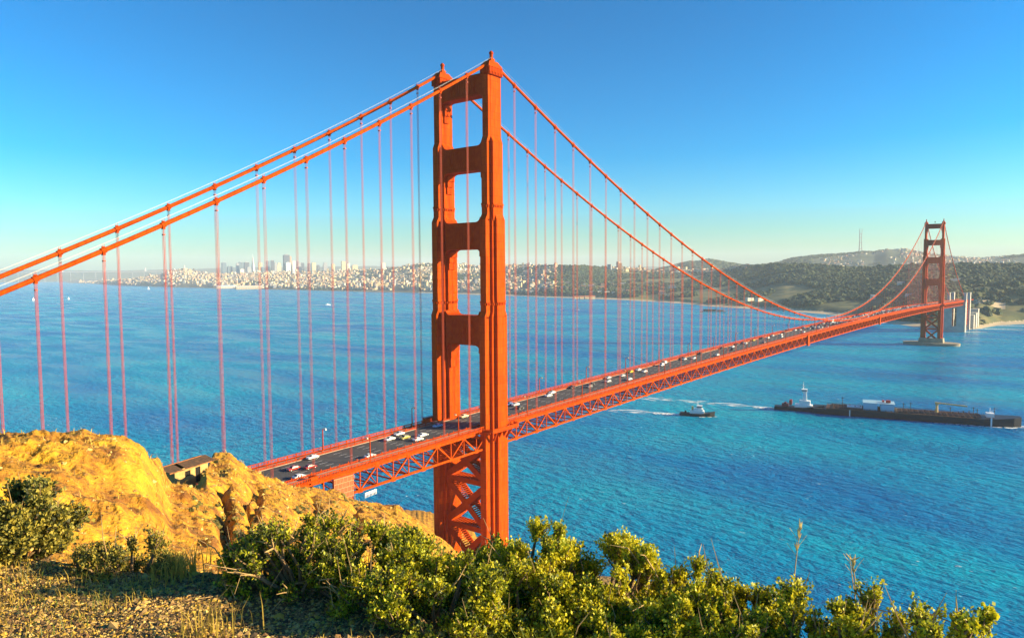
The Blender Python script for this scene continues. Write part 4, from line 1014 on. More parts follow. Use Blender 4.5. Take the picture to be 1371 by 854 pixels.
# white barrack houses in the wood behind the far tower
for k, (px, py, D_) in enumerate([(1064, 396, 2960), (1070, 397, 2950), (1081, 396, 2940), (1087, 396, 2950), (1093, 396.5, 2945), (1099, 397, 2935), (1203, 380.5, 2830), (1209, 380, 2850), (1222, 380, 2840), (1229, 379.5, 2860), (1274, 377, 2800), (1280, 376, 2820), (1168, 398, 2650), (1176, 397, 2680), (1215, 397, 2500), (1222, 396.5, 2510), (1231, 396, 2520)]):
    t = azim(px); x, y = polar(t, D_); z = at(px, py, D_)[2]
    lb = 'white house in the row among dark trees left of the far tower' if k < 6 else 'white house high in the wood beside the far tower' if k < 12 else 'pale low building in trees behind the far end of the deck'
    e = empty('barrack_house', (x, y, z-5), -t+.3); tag(e, lb, 'house', ['houses in the wood row', 'houses high in the wood', 'buildings behind the deck end'][0 if k < 6 else 1 if k < 12 else 2])
    m = MB(); m.box((0, 0, 3), (15, 9, 14)); m.build('wall', HM[1], e); m = MB(); z = 10; m.add([(-8, -5.2, z), (8, -5.2, z), (8, 5.2, z), (-8, 5.2, z), (-8, 0, z+4), (8, 0, z+4)], [(0, 1, 5, 4), (2, 3, 4, 5), (0, 4, 3), (1, 2, 5)]); m.build('roof', HM[3], e)
# radio mast on the far hill
t = azim(1149); D_ = 7450; x, y = polar(t, D_); z0 = at(1149, 340, D_)[2]; zt = at(1149, 306.5, D_)[2]; h = zt-z0; e = empty('radio_mast', (x, y, z0)); tag(e, 'tall three-legged radio mast on the far blue hill', 'mast')
MST = mat('mast_paint', (.42, .32, .30), rough=.7); wv = 15
for a in range(3):
    A = 2*math.pi*a/3+.3; m = MB(); m.tube([(wv*1.25*math.cos(A), wv*1.25*math.sin(A), -30), (wv*.62*math.cos(A), wv*.62*math.sin(A), h*.62), (wv*.95*math.cos(A), wv*.95*math.sin(A), h)], [3.4, 2.8, 1.8], 6); m.build('leg', MST, e)
for f in (.2, .45, .66, .80):
    m = MB(); rr = wv*(1.25-.63*min(1, f/.62)) if f < .62 else wv*(.62+.33*(f-.62)/.38)
    for a in range(3):
        A, B = 2*math.pi*a/3+.3, 2*math.pi*(a+1)/3+.3; m.beam((rr*math.cos(A), rr*math.sin(A), h*f), (rr*math.cos(B), rr*math.sin(B), h*f), 3.2, 5)
    m.build('cross_tie', MST, e)
# scattered houses on the far hill
P = []; P2 = []
for k in range(5200):
    px = random.uniform(880, 1420); d = random.uniform(6250, 7600); t = azim(px); x, y = polar(t, d); q = float(fbm(np.array([x]), np.array([y]), 700, 3, 57)[0])
    if q > .12 and len(P) < 900: P.append((x, y, far_z(t, d)-4))
    elif q < 0: P2.append((x, y, far_z(t, d)-2))
P = np.array(P); n = len(P); kind(scatter('hill_houses', P, np.stack([rng.uniform(9, 22, n), rng.uniform(9, 22, n), rng.uniform(9, 17, n)], -1), [BOXP], HM, rng.integers(0, 5, n)), 'stuff', 'specks of pale houses on the farthest hill')
P = np.array(P2); n = len(P); kind(scatter('hill_woods', P, np.stack([rng.uniform(14, 34, n), rng.uniform(14, 34, n), rng.uniform(7, 15, n)], -1), crown_protos(5, 1), TREEM, rng.integers(0, 4, n)), 'stuff', 'patches of wood on the farthest hill')
# long low bridge on the bay at the left
e = empty('bay_bridge', (0, 0, 0)); tag(e, 'long low grey bridge crossing the bay far beyond the city point', 'bridge')
m = MB(); q0 = at(-200, 366.2, 15200); q1 = at(232, 363.2, 14500); dv = q1-q0
m.beam(q0, q1, 20, 9); m.build('deck', FA['grey'], e)
m = MB()
for k in range(24): q = q0+dv*(k+.5)/24; m.box((q[0], q[1], q[2]/2-2), (4, 4, q[2]))
m.build('piers', FA['grey'], e)
for f in (.62, .76, .9):
    m = MB(); q = q0+dv*f; m.box((q[0], q[1], q[2]+30), (10, 26, 74)); m.build('tower', FA['grey'], e)
# port cranes at the far left
for k, px in enumerate((38, 52, 66)):
    q = at(px, 366.8, 16500); e = empty('harbour_crane', (q[0], q[1], 0), .6*k); tag(e, ['left', 'middle', 'right'][k]+'most of three pale harbour cranes beyond the bay at the far left' if k != 1 else 'middle of three pale harbour cranes beyond the bay', 'crane')
    m = MB()
    for sx in (-1, 1):
        for sy in (-1, 1): m.beam((sx*14, sy*12, 0), (sx*11, sy*9, 62), 5)
    m.b2(-16, 16, -12, 12, 58, 66); m.build('portal', HM[4], e); m = MB(); m.beam((-50, 0, 66), (60, 0, 72), 5); m.beam((0, 0, 66), (0, 0, 96), 5); m.build('boom', HM[4], e)

# ------------------------------------------------------------------ boats
HULLB = mat('black_hull', (0.010, 0.010, 0.012), (0.018, 0.016, 0.016), .3, .5); DECKB = mat('brown_deck', (0.11, 0.055, 0.035), (0.16, 0.08, 0.05), .2, .8)
BOATW = mat('white_boat_paint', (0.78, 0.80, 0.80), rough=.4); PBLUE = mat('pale_blue_paint', (0.30, 0.52, 0.66), rough=.5); RUSTR = mat('red_tank_paint', (0.55, 0.06, 0.03), rough=.5); YEL = mat('tan_crane_paint', (0.60, 0.42, 0.16), rough=.5)
def loft(sections, mi=0):
    m = MB(); k = len(sections[0]); P = [q for s in sections for q in s]
    Fq = [(i*k+j, (i+1)*k+j, (i+1)*k+j+1, i*k+j+1) for i in range(len(sections)-1) for j in range(k-1)]
    Fq += [tuple(range(k)), tuple(range((len(sections)-1)*k+k-1, (len(sections)-1)*k-1, -1))]
    m.add(P, Fq, mi); return m
def hull(stations):
    return loft([[(x, -hb_, zt), (x, -hb_*.98, 0.8), (x, -hb_*.8, -2), (x, hb_*.8, -2), (x, hb_*.98, .8), (x, hb_, zt), (x, 0, zt+.05)] + [(x, -hb_, zt)] for x, hb_, zt in stations])
b0 = sea_at(1040, 547); b1 = sea_at(1366, 570.5); brz = math.atan2(b1[1]-b0[1], b1[0]-b0[0]); BL = math.hypot(*(b1-b0)[:2])
barge = empty('tank_barge', tuple(b0), brz); tag(barge, 'long black tank barge with brown deck and pale blue deckhouse', 'barge')
hull([(34, 10.5, 5.2), (46, 12, 5.4), (BL-34, 12, 6.0), (BL-18, 11.2, 6.8), (BL-6, 8.0, 7.9), (BL, 4.4, 8.4)]).build('hull', HULLB, barge)
m = MB(); m.b2(46, BL-36, -11.2, 11.2, 7.6, 8.6); m.build('deck', DECKB, barge, loc=(0, 0, -2.2))
m = MB(); m.b2(78, 90, -9, 9, 8.4, 15.5); m.b2(92.5, 104, -9, 9, 8.4, 15.2); m.build('deckhouse', PBLUE, barge, loc=(0, 0, -2.2))
m = MB(); m.b2(77.5, 104.5, -9.3, 9.3, 15.52, 15.75); m.build('deckhouse_roof', PBLUE, barge, loc=(0, 0, -2.2))
m = MB(); m.tube([(97, -3, 17.2), (101, -3, 17.2)], 1.4, 10); m.b2(94, 96, 0, 3, 15.8, 17.4); m.build('red_tank', RUSTR, barge, loc=(0, 0, -2.2))
m = MB(); m.b2(64, 77, -5, 5, 8.4, 10.2); m.build('hatch', BOATW, barge, loc=(0, 0, -2.2))
m = MB()
for yy in (-7, -4, -1, 2, 5, 8): m.tube([(50, yy, 9.4), (BL-30, yy, 9.4)], .42, 6)
for x in np.arange(52, BL-30, 4.5): m.box((x, 0, 9.1), (.5, 20, .9)); m.box((x+1, random.uniform(-9, 9), 10), (.8, .8, 2.4))
m.build('pipework', mat('brown_pipe', (.16, .09, .06), rough=.7), barge, loc=(0, 0, -2.2))
cr = empty('crane', (0, 0, -2.2), 0, barge); m = MB(); m.tube([(139, 0, 8), (139, 0, 17.5)], [1.3, .9], 8); m.box((139, 0, 17.8), (3, 2.4, 2)); m.build('post', YEL, cr); m = MB(); m.beam((138, 0, 18.4), (163, 2, 16.6), .9, 1.2); m.build('boom', YEL, cr)
for x, h_ in ((60, 10), (112, 8), (118, 9), (150, 7), (168, 8.5), (171, 7), (184, 9)):
    m = MB(); m.tube([(x, 2, 8), (x, 2, 8+h_)], .3, 6); m.beam((x-1.6, 2, 7+h_), (x+1.6, 2, 7+h_), .3); m.build('vent_mast', STEEL, barge, loc=(0, 0, -2.2))
m = MB(); m.b2(BL-26, BL-20, -4, 4, 8.8, 12.4); m.tube([(BL-23, 0, 12), (BL-23, 0, 17)], .35, 6); m.beam((BL-25, 0, 12.4), (BL-19, 0, 15.5), .5); m.build('bow_winch', BOATW, barge, loc=(0, 0, -2.2))
m = MB(); m.b2(BL-24, BL-22.8, -12.3, -11.9, .5, 10); m.b2(66, 67, -12.4, -12.05, 1, 8.2); m.build('draft_mark', BOATW, barge, loc=(0, 0, -2.2))
m = MB()
for s in (-1, 1):
    for z in (9.3, 10.0): m.tube([(46, s*11.7, z), (BL-34, s*11.7, z+.4)], .09, 4)
    for x in np.arange(46, BL-34, 5): m.tube([(x, s*11.7, 8.2), (x, s*11.7, 10)], .09, 4)
m.build('guard_rail', STEEL, barge, loc=(0, 0, -2.2))
pt = empty('pusher_tug', tuple(b0), brz); tag(pt, 'dark tug with tall white wheelhouse tower pushing the barge from its stern', 'tugboat')
hull([(-2, 4.5, 3.4), (2, 6, 3.2), (26, 6, 3.8), (36, 5.4, 5.6), (44, 3, 7.0)]).build('hull', HULLB, pt)
m = MB(); m.b2(17, 33, -4.2, 4.2, 3.2, 6.2); m.b2(21, 31, -3.2, 3.2, 6.2, 10.3); m.box((26, 0, 14.5), (3.8, 3.4, 8.6), 0, 0, .8); m.build('deckhouse', BOATW, pt)
m = MB(); m.box((25.5, 0, 20.0), (4.8, 4.8, 2.6)); m.b2(22.8, 28.2, -2.8, 2.8, 21.3, 21.6); m.build('wheelhouse', BOATW, pt)
m = MB(); m.box((25.5, 0, 20.3), (4.9, 4.9, 1.0)); m.build('windows', GLASS, pt)
m = MB(); m.tube([(24.5, 0, 22), (24.5, 0, 29)], [.5, .2], 6); m.beam((24.5, -2, 26), (24.5, 2, 26), .35); m.beam((23, 0, 24.6), (26, 0, 24.6), .35); m.build('mast', BOATW, pt)
m = MB(); m.box((13, -2.4, 7.6), (2.4, 1.8, 4.6)); m.box((13, 2.4, 7.6), (2.4, 1.8, 4.6)); m.build('funnel', RUSTR, pt)
m = MB(); m.b2(5, 11, -3.4, 3.4, 3.2, 6.2); m.tube([(8, -2, 6.4), (8, 2, 6.4)], 1.3, 10); m.build('winch', mat('maroon_paint', (.20, .03, .025), rough=.6), pt)
# harbour tug
q0 = sea_at(910, 555); q1 = sea_at(957, 557.5); TL = math.hypot(*(q1-q0)[:2]); trz = math.atan2(q1[1]-q0[1], q1[0]-q0[0])
tug = empty('harbour_tug', tuple(q0), trz); tag(tug, 'small black and white tug steaming between the bridge and the barge', 'tugboat')
k = TL/30
hull([(0, 3.4*k, 2.0*k), (3*k, 4.4*k, 1.9*k), (18*k, 4.5*k, 2.3*k), (26*k, 3.0*k, 3.4*k), (30*k, .5*k, 4.4*k)]).build('hull', HULLB, tug)
m = MB(); m.b2(9*k, 21*k, -2.9*k, 2.9*k, 2*k, 4.6*k); m.b2(12*k, 20*k, -2.4*k, 2.4*k, 4.6*k, 6.4*k); m.build('deckhouse', BOATW, tug)
m = MB(); m.box((17*k, 0, 7.6*k), (4.2*k, 3.8*k, 2.4*k), 0, 0, .9); m.b2(14.6*k, 19.4*k, -2.2*k, 2.2*k, 8.8*k, 9.1*k); m.build('wheelhouse', BOATW, tug)
m = MB(); m.box((17*k, 0, 7.8*k), (4.25*k, 3.85*k, .9*k), 0, 0, .97); m.build('windows', GLASS, tug)
m = MB(); m.tube([(15.6*k, 0, 9*k), (15.6*k, 0, 13.6*k)], [.3*k, .15*k], 6); m.beam((15.6*k, -1.4*k, 11.6*k), (15.6*k, 1.4*k, 11.6*k), .22*k); m.build('mast', BOATW, tug)
m = MB(); m.box((11*k, 0, 6.6*k), (1.6*k, 1.8*k, 3.2*k)); m.build('funnel', YEL, tug)
m = MB(); m.b2(1*k, 8*k, -3.2*k, 3.2*k, 1.9*k, 2.3*k); m.tube([(5*k, -1.4*k, 3.2*k), (5*k, 1.4*k, 3.2*k)], .9*k, 8); m.build('tow_deck', DECKB, tug)
m = MB()
for s in (-1, 1): m.tube([(2*k, s*4.4*k, 1.5*k), (18*k, s*4.6*k, 1.8*k), (26*k, s*3.1*k, 2.8*k), (30.2*k, s*.4*k, 3.8*k)], .35*k, 6)
m.build('fender', TYRE, tug)
def sailboat(px, py, hgt, label, lean=0.12):
    q = sea_at(px, py); e = empty('sailboat', tuple(q), random.uniform(-.4, .4)-azim(px)); tag(e, label, 'sailboat')
    L_ = hgt*.62; hull([(-L_/2, L_*.10, L_*.08), (0, L_*.14, L_*.07), (L_*.35, L_*.09, L_*.09), (L_/2, .05, L_*.11)]).build('hull', BOATW, e)
    m = MB(); m.tube([(L_*.06, 0, 0), (L_*.06, lean*hgt, hgt)], [hgt*.012, hgt*.006], 5); m.build('mast', STEEL, e)
    m = MB(); a = (L_*.04, lean*hgt*.12, hgt*.12); b = (-L_*.42, lean*hgt*.12+.05*L_, hgt*.13); c = (L_*.05, lean*hgt*.97, hgt*.97)
    n_ = 6; rows = []
    for i in range(n_+1):
        f = i/n_; p0 = np.array(a)*(1-f)+np.array(c)*f; p1 = np.array(b)*(1-f)+np.array(c)*f; pm_ = (p0+p1)/2+np.array([0, L_*.05*(1-f), 0]); rows += [tuple(p0), tuple(pm_), tuple(p1)]
    m.add(rows, [(3*i+j, 3*i+j+1, 3*i+j+4, 3*i+j+3) for i in range(n_) for j in range(2)]); m.build('main_sail', WHITE, e)
    m = MB(); m.add([(L_*.47, 0, hgt*.09), (L_*.09, lean*hgt*.1+.06*L_, hgt*.12), (L_*.08, lean*hgt*.8, hgt*.8)], [(0, 1, 2)]); m.build('jib', WHITE, e)
sailboat(45, 402.5, 20, 'white sailboat on open water, furthest left of the boats'); sailboat(92, 401, 17, 'lone white sailboat left of the second pair of bridge ropes', -.1); sailboat(199, 387.5, 28, 'white sailboat close under the distant city point')
sailboat(773, 415, 22, 'white sailboat with leaning sail seen through the main span ropes', -.25); sailboat(840, 407, 10, 'tiny sailboat near the shore below the meadow')
q = sea_at(439, 408.5); e = empty('motorboat', tuple(q), -azim(439)); tag(e, 'tiny white motorboat with a wake in mid bay', 'motorboat')
hull([(-9, 3, 2.4), (0, 3.4, 2.4), (6, 2.2, 3), (10, .2, 3.6)]).build('hull', BOATW, e); m = MB(); m.b2(-5, 3, -2, 2, 2.4, 5.2); m.b2(-3, 2, -1.6, 1.6, 5.2, 7.4); m.build('cabin', BOATW, e)

# foam: wakes, bow waves and surf
def foam_mat(name, scale, th, stretch):
    m = bpy.data.materials.new(name); m.use_nodes = True; N = m.node_tree.nodes; L = m.node_tree.links; p = N['Principled BSDF']; p.inputs['Base Color'].default_value = (.72, .78, .80, 1); p.inputs['Roughness'].default_value = .9
    tc = N.new('ShaderNodeTexCoord'); mp = N.new('ShaderNodeMapping'); mp.inputs['Scale'].default_value = stretch; n = N.new('ShaderNodeTexNoise'); n.inputs['Scale'].default_value = scale; n.inputs['Detail'].default_value = 8
    L.new(tc.outputs['Object'], mp.inputs[0]); L.new(mp.outputs[0], n.inputs['Vector']); r = N.new('ShaderNodeValToRGB'); r.color_ramp.elements[0].position = th; r.color_ramp.elements[1].position = th+.12
    L.new(n.outputs['Fac'], r.inputs[0]); tr = N.new('ShaderNodeBsdfTransparent'); mx = N.new('ShaderNodeMixShader'); L.new(r.outputs[0], mx.inputs[0]); L.new(tr.outputs[0], mx.inputs[1]); L.new(p.outputs[0], mx.inputs[2]); L.new(mx.outputs[0], N['Material Output'].inputs[0]); MATS[name] = m; return m
FO = foam_mat('sea_foam', .11, .50, (.5, 1.6, 1)); FO2 = foam_mat('thick_sea_foam', .3, .42, (1, 1, 1))
def foam(origin, rz, pts, m_, z=.06):
    V = []; n = len(pts)
    for x, y, wd in pts: V += [(x, y-wd, z), (x, y+wd, z)]
    Fq = [(2*i, 2*i+2, 2*i+3, 2*i+1) for i in range(n-1)]
    o = mesh_obj('foam', V, Fq, m_); o.location = tuple(origin); o.rotation_euler = (0, 0, rz); kind(o, 'stuff', 'white foam on the water'); return o
foam(q0, trz, [(6, 0, 5), (-10, 0, 6), (-40, 3, 8), (-75, 7, 11), (-110, 13, 7)], FO); foam(q0, trz, [(10, 0, 5.2), (-6, 0, 5), (-26, 1, 4.5)], FO2, .1)
foam(q0, trz, [(TL+3, 0, 1), (TL-4, 0, 5), (TL-14, -3, 6)], FO2, .09)
foam(b0, brz, [(2, 0, 7), (-40, 3, 8), (-90, 6, 10), (-150, 8, 14), (-230, 10, 16)], FO); foam(b0, brz, [(2, 0, 5), (-22, 0, 4.5)], FO2, .1)
foam(b0, brz, [(BL+5, 0, 3), (BL-8, -8, 6), (BL-40, -13, 2.5), (BL-70, -14.5, 1)], FO2, .09)
foam(sea_at(418, 408.4), math.atan2(*(sea_at(439, 408.5)-sea_at(418, 408.4))[[1, 0]]), [(0, 0, 9), (60, 0, 5), (105, 0, 2)], FO2)
for px, py, a_, b_ in ((1192, 432.5, 46, 26), (1215, 441, 30, 8), (1330, 440.5, 70, 9), (1362, 436.5, 60, 8), (1303, 444.5, 26, 7)):
    q = sea_at(px, py); foam(q, -azim(px)+.1, [(-a_, 0, b_*.3), (-a_*.4, 0, b_), (a_*.3, 2, b_*.8), (a_, 0, b_*.3)], FO2)

# ------------------------------------------------------------------ foreground plants
LEAF = [mat('young_shrub_leaf', (0.60, 0.56, 0.016), (0.70, 0.60, 0.02), 9, .55, trans=.35), mat('shrub_leaf', (0.34, 0.37, 0.014), (0.46, 0.44, 0.016), 9, .55, trans=.3), mat('old_shrub_leaf', (0.07, 0.10, 0.014), (0.13, 0.14, 0.016), 9, .6, trans=.25)]
GLEAF = [mat('dusty_leaf', (0.36, 0.30, 0.035), (0.44, 0.35, 0.045), 9, .7, trans=.3), mat('grey_green_leaf', (0.20, 0.20, 0.04), (0.27, 0.24, 0.045), 9, .7, trans=.3), mat('dark_leaf', (0.05, 0.055, 0.018), rough=.7, trans=.2)]
BARK = mat('shrub_bark', (0.14, 0.085, 0.04), (0.26, 0.17, 0.08), 14, .9); TWIG = mat('pale_dead_twig', (0.34, 0.22, 0.09), (0.45, 0.30, 0.12), 10, .9)
def shrub(px, base_y, D_, top_y, wpx, label, leaves=LEAF, tips=620, per=15, ls=.0165, probs=(.45, .35, .2), dead=30, depth=.8, seed=1, sag=0.0, name='shrub'):
    "a mound of branching stems carrying tufts of small leaves at the twig tips"
    g = np.random.default_rng(seed); q = at(px, base_y, D_); ax = D_*math.cos(azim(px)-YAW); sc = ax/F
    rx = wpx*sc*.62; top = at(px, top_y, D_)[2]; gz = float(head_z(math.atan2(q[0]-CX, q[1]-CY), D_)); base = min(gz, top-.35)-.05; rz = top-base; ry = rx*depth
    rt = Vector((_rr[0], _rr[1], 0)).normalized(); fwv = Vector((_fw[0], _fw[1], 0)).normalized()
    e = empty(name, (q[0], q[1], base)); tag(e, label, 'shrub')
    def wpos(a): return np.array([a[0]*rt.x+a[1]*fwv.x, a[0]*rt.y+a[1]*fwv.y, a[2]])
    tips = int(tips*2.3); per = int(per*1.5); dead = int(dead*.8); nl = 34; lob = []
    for i in range(nl):
        a = g.uniform(0, 2*math.pi); el = math.asin(g.uniform(.02, 1)); r_ = g.uniform(.66, .90); bump = g.uniform(.85, 1.08)
        lob.append((np.array([rx*r_*math.cos(a)*math.cos(el)**.5, ry*r_*math.sin(a)*math.cos(el)**.5, rz*r_*bump*(.12+.88*math.sin(el))*.80]), g.uniform(.14, .36)))
    st = MB(); P_t = []; D_t = []
    for c, lr in lob:
        c0 = np.array([c[0]*.12, c[1]*.12, 0]); mid_ = (c0+c)/2+g.normal(0, .05, 3)*rx; st.tube([wpos(c0), wpos(mid_), wpos(c)], [.016, .011, .007], 5)
    ms = min(rx, rz)
    for i in range(tips):
        c, lr = lob[g.integers(nl)]
        d = g.normal(0, 1, 3); d[2] = abs(d[2])*.8+.15; out = np.array([c[0]/rx, c[1]/ry, c[2]/rz+.15]); d = d/np.linalg.norm(d)+out*.9; d /= np.linalg.norm(d)
        p = c+d*np.array([rx, ry, min(rz, rx*1.05)])*lr*g.uniform(.5, 1.15); p[2] = max(p[2], .03)
        P_t.append(p); D_t.append(d)
        if i % 3 == 0: st.tube([wpos(c), wpos((c+p)/2+g.normal(0, .012, 3)), wpos(p)], [.005, .0035, .002], 3, cap=False)
    for i in range(dead):
        c, lr = lob[g.integers(nl)]; d = c/np.linalg.norm(c)+g.normal(0, .5, 3); d[2] = abs(d[2])+.2; d /= np.linalg.norm(d); l_ = g.uniform(.07, .17)
        p0 = c; p1 = c+d*l_*.6+g.normal(0, .02, 3); p2 = p1+(d+g.normal(0, .4, 3))*l_*.5; st.tube([wpos(p0), wpos(p1), wpos(p2)], [.0045, .003, .001], 4, 1, cap=False)
    P_t = np.array(P_t); fz = rz/np.percentile(P_t[:, 2], 98.5); P_t[:, 2] *= fz; st.v = [(a_[0], a_[1], a_[2]*fz) for a_ in st.v]
    st.build('stems', [BARK, TWIG], e)
    D_t = np.array(D_t); n = len(P_t); N_ = n*per
    k = np.repeat(np.arange(n), per); s_ = g.uniform(-.085, .01, N_)[:, None]
    ctr = P_t[k]+D_t[k]*s_+g.normal(0, .007, (N_, 3))
    ld = D_t[k]*g.uniform(.2, 1.0, (N_, 1))+g.normal(0, .62, (N_, 3)); ld[:, 2] += .25; ld /= np.linalg.norm(ld, axis=1)[:, None]
    sd = np.cross(ld, g.normal(0, 1, (N_, 3))); sd /= np.linalg.norm(sd, axis=1)[:, None]; nr = np.cross(ld, sd)
    L_ = ls*g.uniform(.6, 1.35, (N_, 1)); W_ = L_*g.uniform(.32, .48, (N_, 1))
    v0 = ctr; v1 = ctr+ld*L_*.55+sd*W_+nr*L_*.08; v2 = ctr+ld*L_; v3 = ctr+ld*L_*.55-sd*W_+nr*L_*.08
    V = np.stack([v0, v1, v2, v3], 1).reshape(-1, 3)
    M3 = np.array([[rt.x, rt.y, 0], [fwv.x, fwv.y, 0], [0, 0, 1]]); V = V@M3
    tipm = g.choice(3, n, p=probs); mi_ = np.where(g.random(N_) < .75, tipm[k], g.choice(3, N_, p=probs))
    mesh_obj('foliage', V, np.arange(N_*4).reshape(-1, 4), leaves, e, mi_)
    return e
SH = [
    (560, 850, 3.95, 752, 130, 'shadowed green bush behind the tuft of grey grass, front of the hedge', dict(tips=560, per=13, probs=(.3, .4, .3))),
    (648, 860, 3.85, 752, 130, 'low green bush directly below the tower foot, front of the hedge', dict(tips=560, per=13, probs=(.35, .4, .25))),
    (752, 880, 3.7, 772, 130, 'dense bush in front of the big bright one, to its left', dict(tips=600, per=13, probs=(.4, .4, .2))),
    (862, 890, 3.6, 778, 120, 'dense bush in front of the big bright one, to its right', dict(tips=560, per=13, probs=(.5, .35, .15))),
    (965, 900, 3.5, 800, 110, 'low green bush between the straggly bush and the small dense one', dict(tips=460, per=13)),
    (1150, 920, 3.5, 818, 120, 'low bush at the bottom edge in front of the dark twiggy one', dict(tips=460, per=13)),
    (355, 800, 4.3, 722, 100, 'small dark bush where the hedge begins at the left', dict(tips=420, per=12, probs=(.2, .4, .4), dead=60)), # px, base y, range, top y, width px, label
    (18, 740, 5.55, 652, 135, 'grey-green bush at the far left on the lip of the ledge', dict(leaves=GLEAF, tips=900, per=13, dead=60, ls=.024)),
    (-70, 760, 5.5, 668, 150, 'grey-green bush cut by the left picture edge', dict(leaves=GLEAF, tips=500, per=12)),
    (165, 770, 4.9, 724, 120, 'low dusty bush hugging the ledge below the ochre knoll', dict(leaves=GLEAF, tips=420, per=13, dead=40)),
    (405, 790, 4.2, 690, 150, 'twiggy dark bush with bare grey branches, left end of the green hedge', dict(tips=480, per=11, dead=150, probs=(.12, .38, .5))),
    (500, 800, 4.12, 712, 160, 'olive bush below the pale picket railing, second in the green hedge', dict(tips=640, per=14, dead=80, probs=(.22, .4, .38))),
    (600, 830, 3.98, 740, 150, 'dark green bush in front of the tower foot', dict(tips=620, per=14, dead=40, probs=(.3, .38, .32))),
    (702, 830, 4.02, 706, 110, 'tall pointed bush just right of the tower foot, highest of the hedge', dict(tips=640, per=15, dead=40, probs=(.42, .38, .2))),
    (806, 850, 3.85, 730, 180, 'big bright yellow-green bush in the middle of the hedge', dict(tips=1150, per=16, dead=40, probs=(.62, .28, .10))),
    (690, 905, 3.6, 768, 150, 'leafy bush low in the foreground below the pointed bush', dict(tips=620, per=14, probs=(.4, .35, .25))),
    (920, 870, 3.8, 762, 120, 'straggly green bush right of the big bright bush', dict(tips=560, per=14, dead=60, probs=(.42, .38, .2))),
    (1003, 870, 3.75, 786, 110, 'small dense bush left of the tall dry stalk', dict(tips=500, per=14, dead=40, probs=(.35, .4, .25))),
    (1082, 880, 3.7, 780, 170, 'rounded bush under the tall dry stalk', dict(tips=700, per=15, dead=50, probs=(.4, .38, .22))),
    (1185, 890, 3.6, 800, 160, 'dark twiggy bush with bare tips, second from the right of the hedge', dict(tips=520, per=12, dead=110, probs=(.3, .4, .3))),
    (1265, 900, 3.4, 808, 130, 'last bush at the right end of the hedge with a lifted sprig', dict(tips=560, per=14, dead=50, probs=(.5, .35, .15))),
    (905, 940, 3.5, 812, 150, 'bright low bush at the bottom edge below the straggly bush', dict(tips=560, per=14, probs=(.55, .32, .13))),
    (590, 880, 3.6, 758, 165, 'dark leafy bush in front of the tower foot bushes, nearest the dirt', dict(tips=620, per=13, probs=(.3, .4, .3))),  # added and made taller so its shadow falls across the dirt
    (520, 860, 3.75, 762, 120, 'small added shade-casting bush between the grass tuft and the dark leafy bush', dict(tips=420, per=12, probs=(.2, .4, .4))),  # added bush on open ground, there to throw shade on the ledge
    (730, 915, 3.6, 800, 150, 'broad low bush at the bottom edge under the leafy bush', dict(tips=620, per=13, probs=(.45, .35, .2))),
    (850, 930, 3.5, 806, 150, 'broad bright bush at the bottom edge under the big bright one', dict(tips=640, per=14, probs=(.55, .3, .15))),
    (985, 930, 3.5, 806, 130, 'full green bush at the bottom edge left of the tall grass blades', dict(tips=560, per=13)),
    (1255, 950, 3.25, 836, 170, 'low green bush at the bottom right corner of the hedge', dict(tips=480, per=13)),
    (640, 900, 3.55, 806, 130, 'shaded low bush at the bottom edge left of the other low bushes', dict(tips=480, per=13, probs=(.3, .4, .3))),  # put in so its shadow darkens the nearer dirt to the left
    (780, 950, 3.4, 836, 140, 'low bush at the bottom edge below the big bright bush', dict(tips=420, per=13, probs=(.4, .36, .24))),
    (1050, 960, 3.4, 826, 170, 'low leafy bush at the bottom edge between dry grasses', dict(tips=520, per=13, probs=(.4, .36, .24))),
]
for i, (px, by, D_, ty, wp, lb, kw) in enumerate(SH): shrub(px, by, D_, ty, wp, lb, seed=100+i, **kw)

GRASSM = [mat('green_grass_blade', (0.15, 0.19, 0.015), rough=.7, trans=.3), mat('yellow_grass_blade', (0.44, 0.31, 0.045), rough=.8, trans=.3), mat('grey_grass_blade', (0.15, 0.17, 0.07), rough=.8, trans=.25)]
def blades(P, L_, lean, wd, g, dirs=None):
    n = len(P); a = g.uniform(0, 2*math.pi, n); d = np.stack([np.cos(a), np.sin(a), np.zeros(n)], -1); s = np.stack([-np.sin(a), np.cos(a), np.zeros(n)], -1)
    z = np.array([0, 0, 1.]); l = L_[:, None]; e = lean[:, None]; w_ = wd[:, None]
    b1 = P+d*l*e*.25+z*l*.55; b2 = P+d*l*e*.9+z*l*np.maximum(.25, 1-.35*e)
    V = np.stack([P-s*w_, P+s*w_, b1+s*w_*.7, b1-s*w_*.7, b2+s*w_*.1, b2-s*w_*.1], 1).reshape(-1, 3)
    o_ = (np.arange(n)*6)[:, None]
    return V, np.concatenate([np.array([[0, 1, 2, 3]])+o_, np.array([[3, 2, 4, 5]])+o_], 1).reshape(-1, 4)
def tuft(px, D_, n, L_, label, mi, lean=.6, spread=.08, name='grass_tuft'):
    g = np.random.default_rng(int(px)); q = at(px, 800, D_); z = float(head_z(math.atan2(q[0]-CX, q[1]-CY), D_)); e_ = np.zeros((n, 3)); e_[:, :2] = g.normal(0, spread, (n, 2))
    V, Fq = blades(e_, g.uniform(.5, 1.1, n)*L_, g.uniform(.1, 1.2, n)*lean, np.full(n, .0032), g)
    o = mesh_obj(name, V, Fq, [GRASSM[mi]], None, None); o.location = (q[0], q[1], z-.01); tag(o, label, 'grass tuft'); return o
tuft(484, 4.15, 150, .21, 'spiky grey-green grass tuft in the hedge shadow', 2, .8)
tuft(430, 4.3, 90, .15, 'smaller grey grass tuft left of the spiky one', 2, .7)
tuft(728, 3.15, 90, .30, 'green grass tuft at the bottom edge below the leafy bush', 0, .7)
tuft(985, 3.0, 110, .42, 'tall green grass blades at the bottom edge right of the low bright bush', 0, .5)
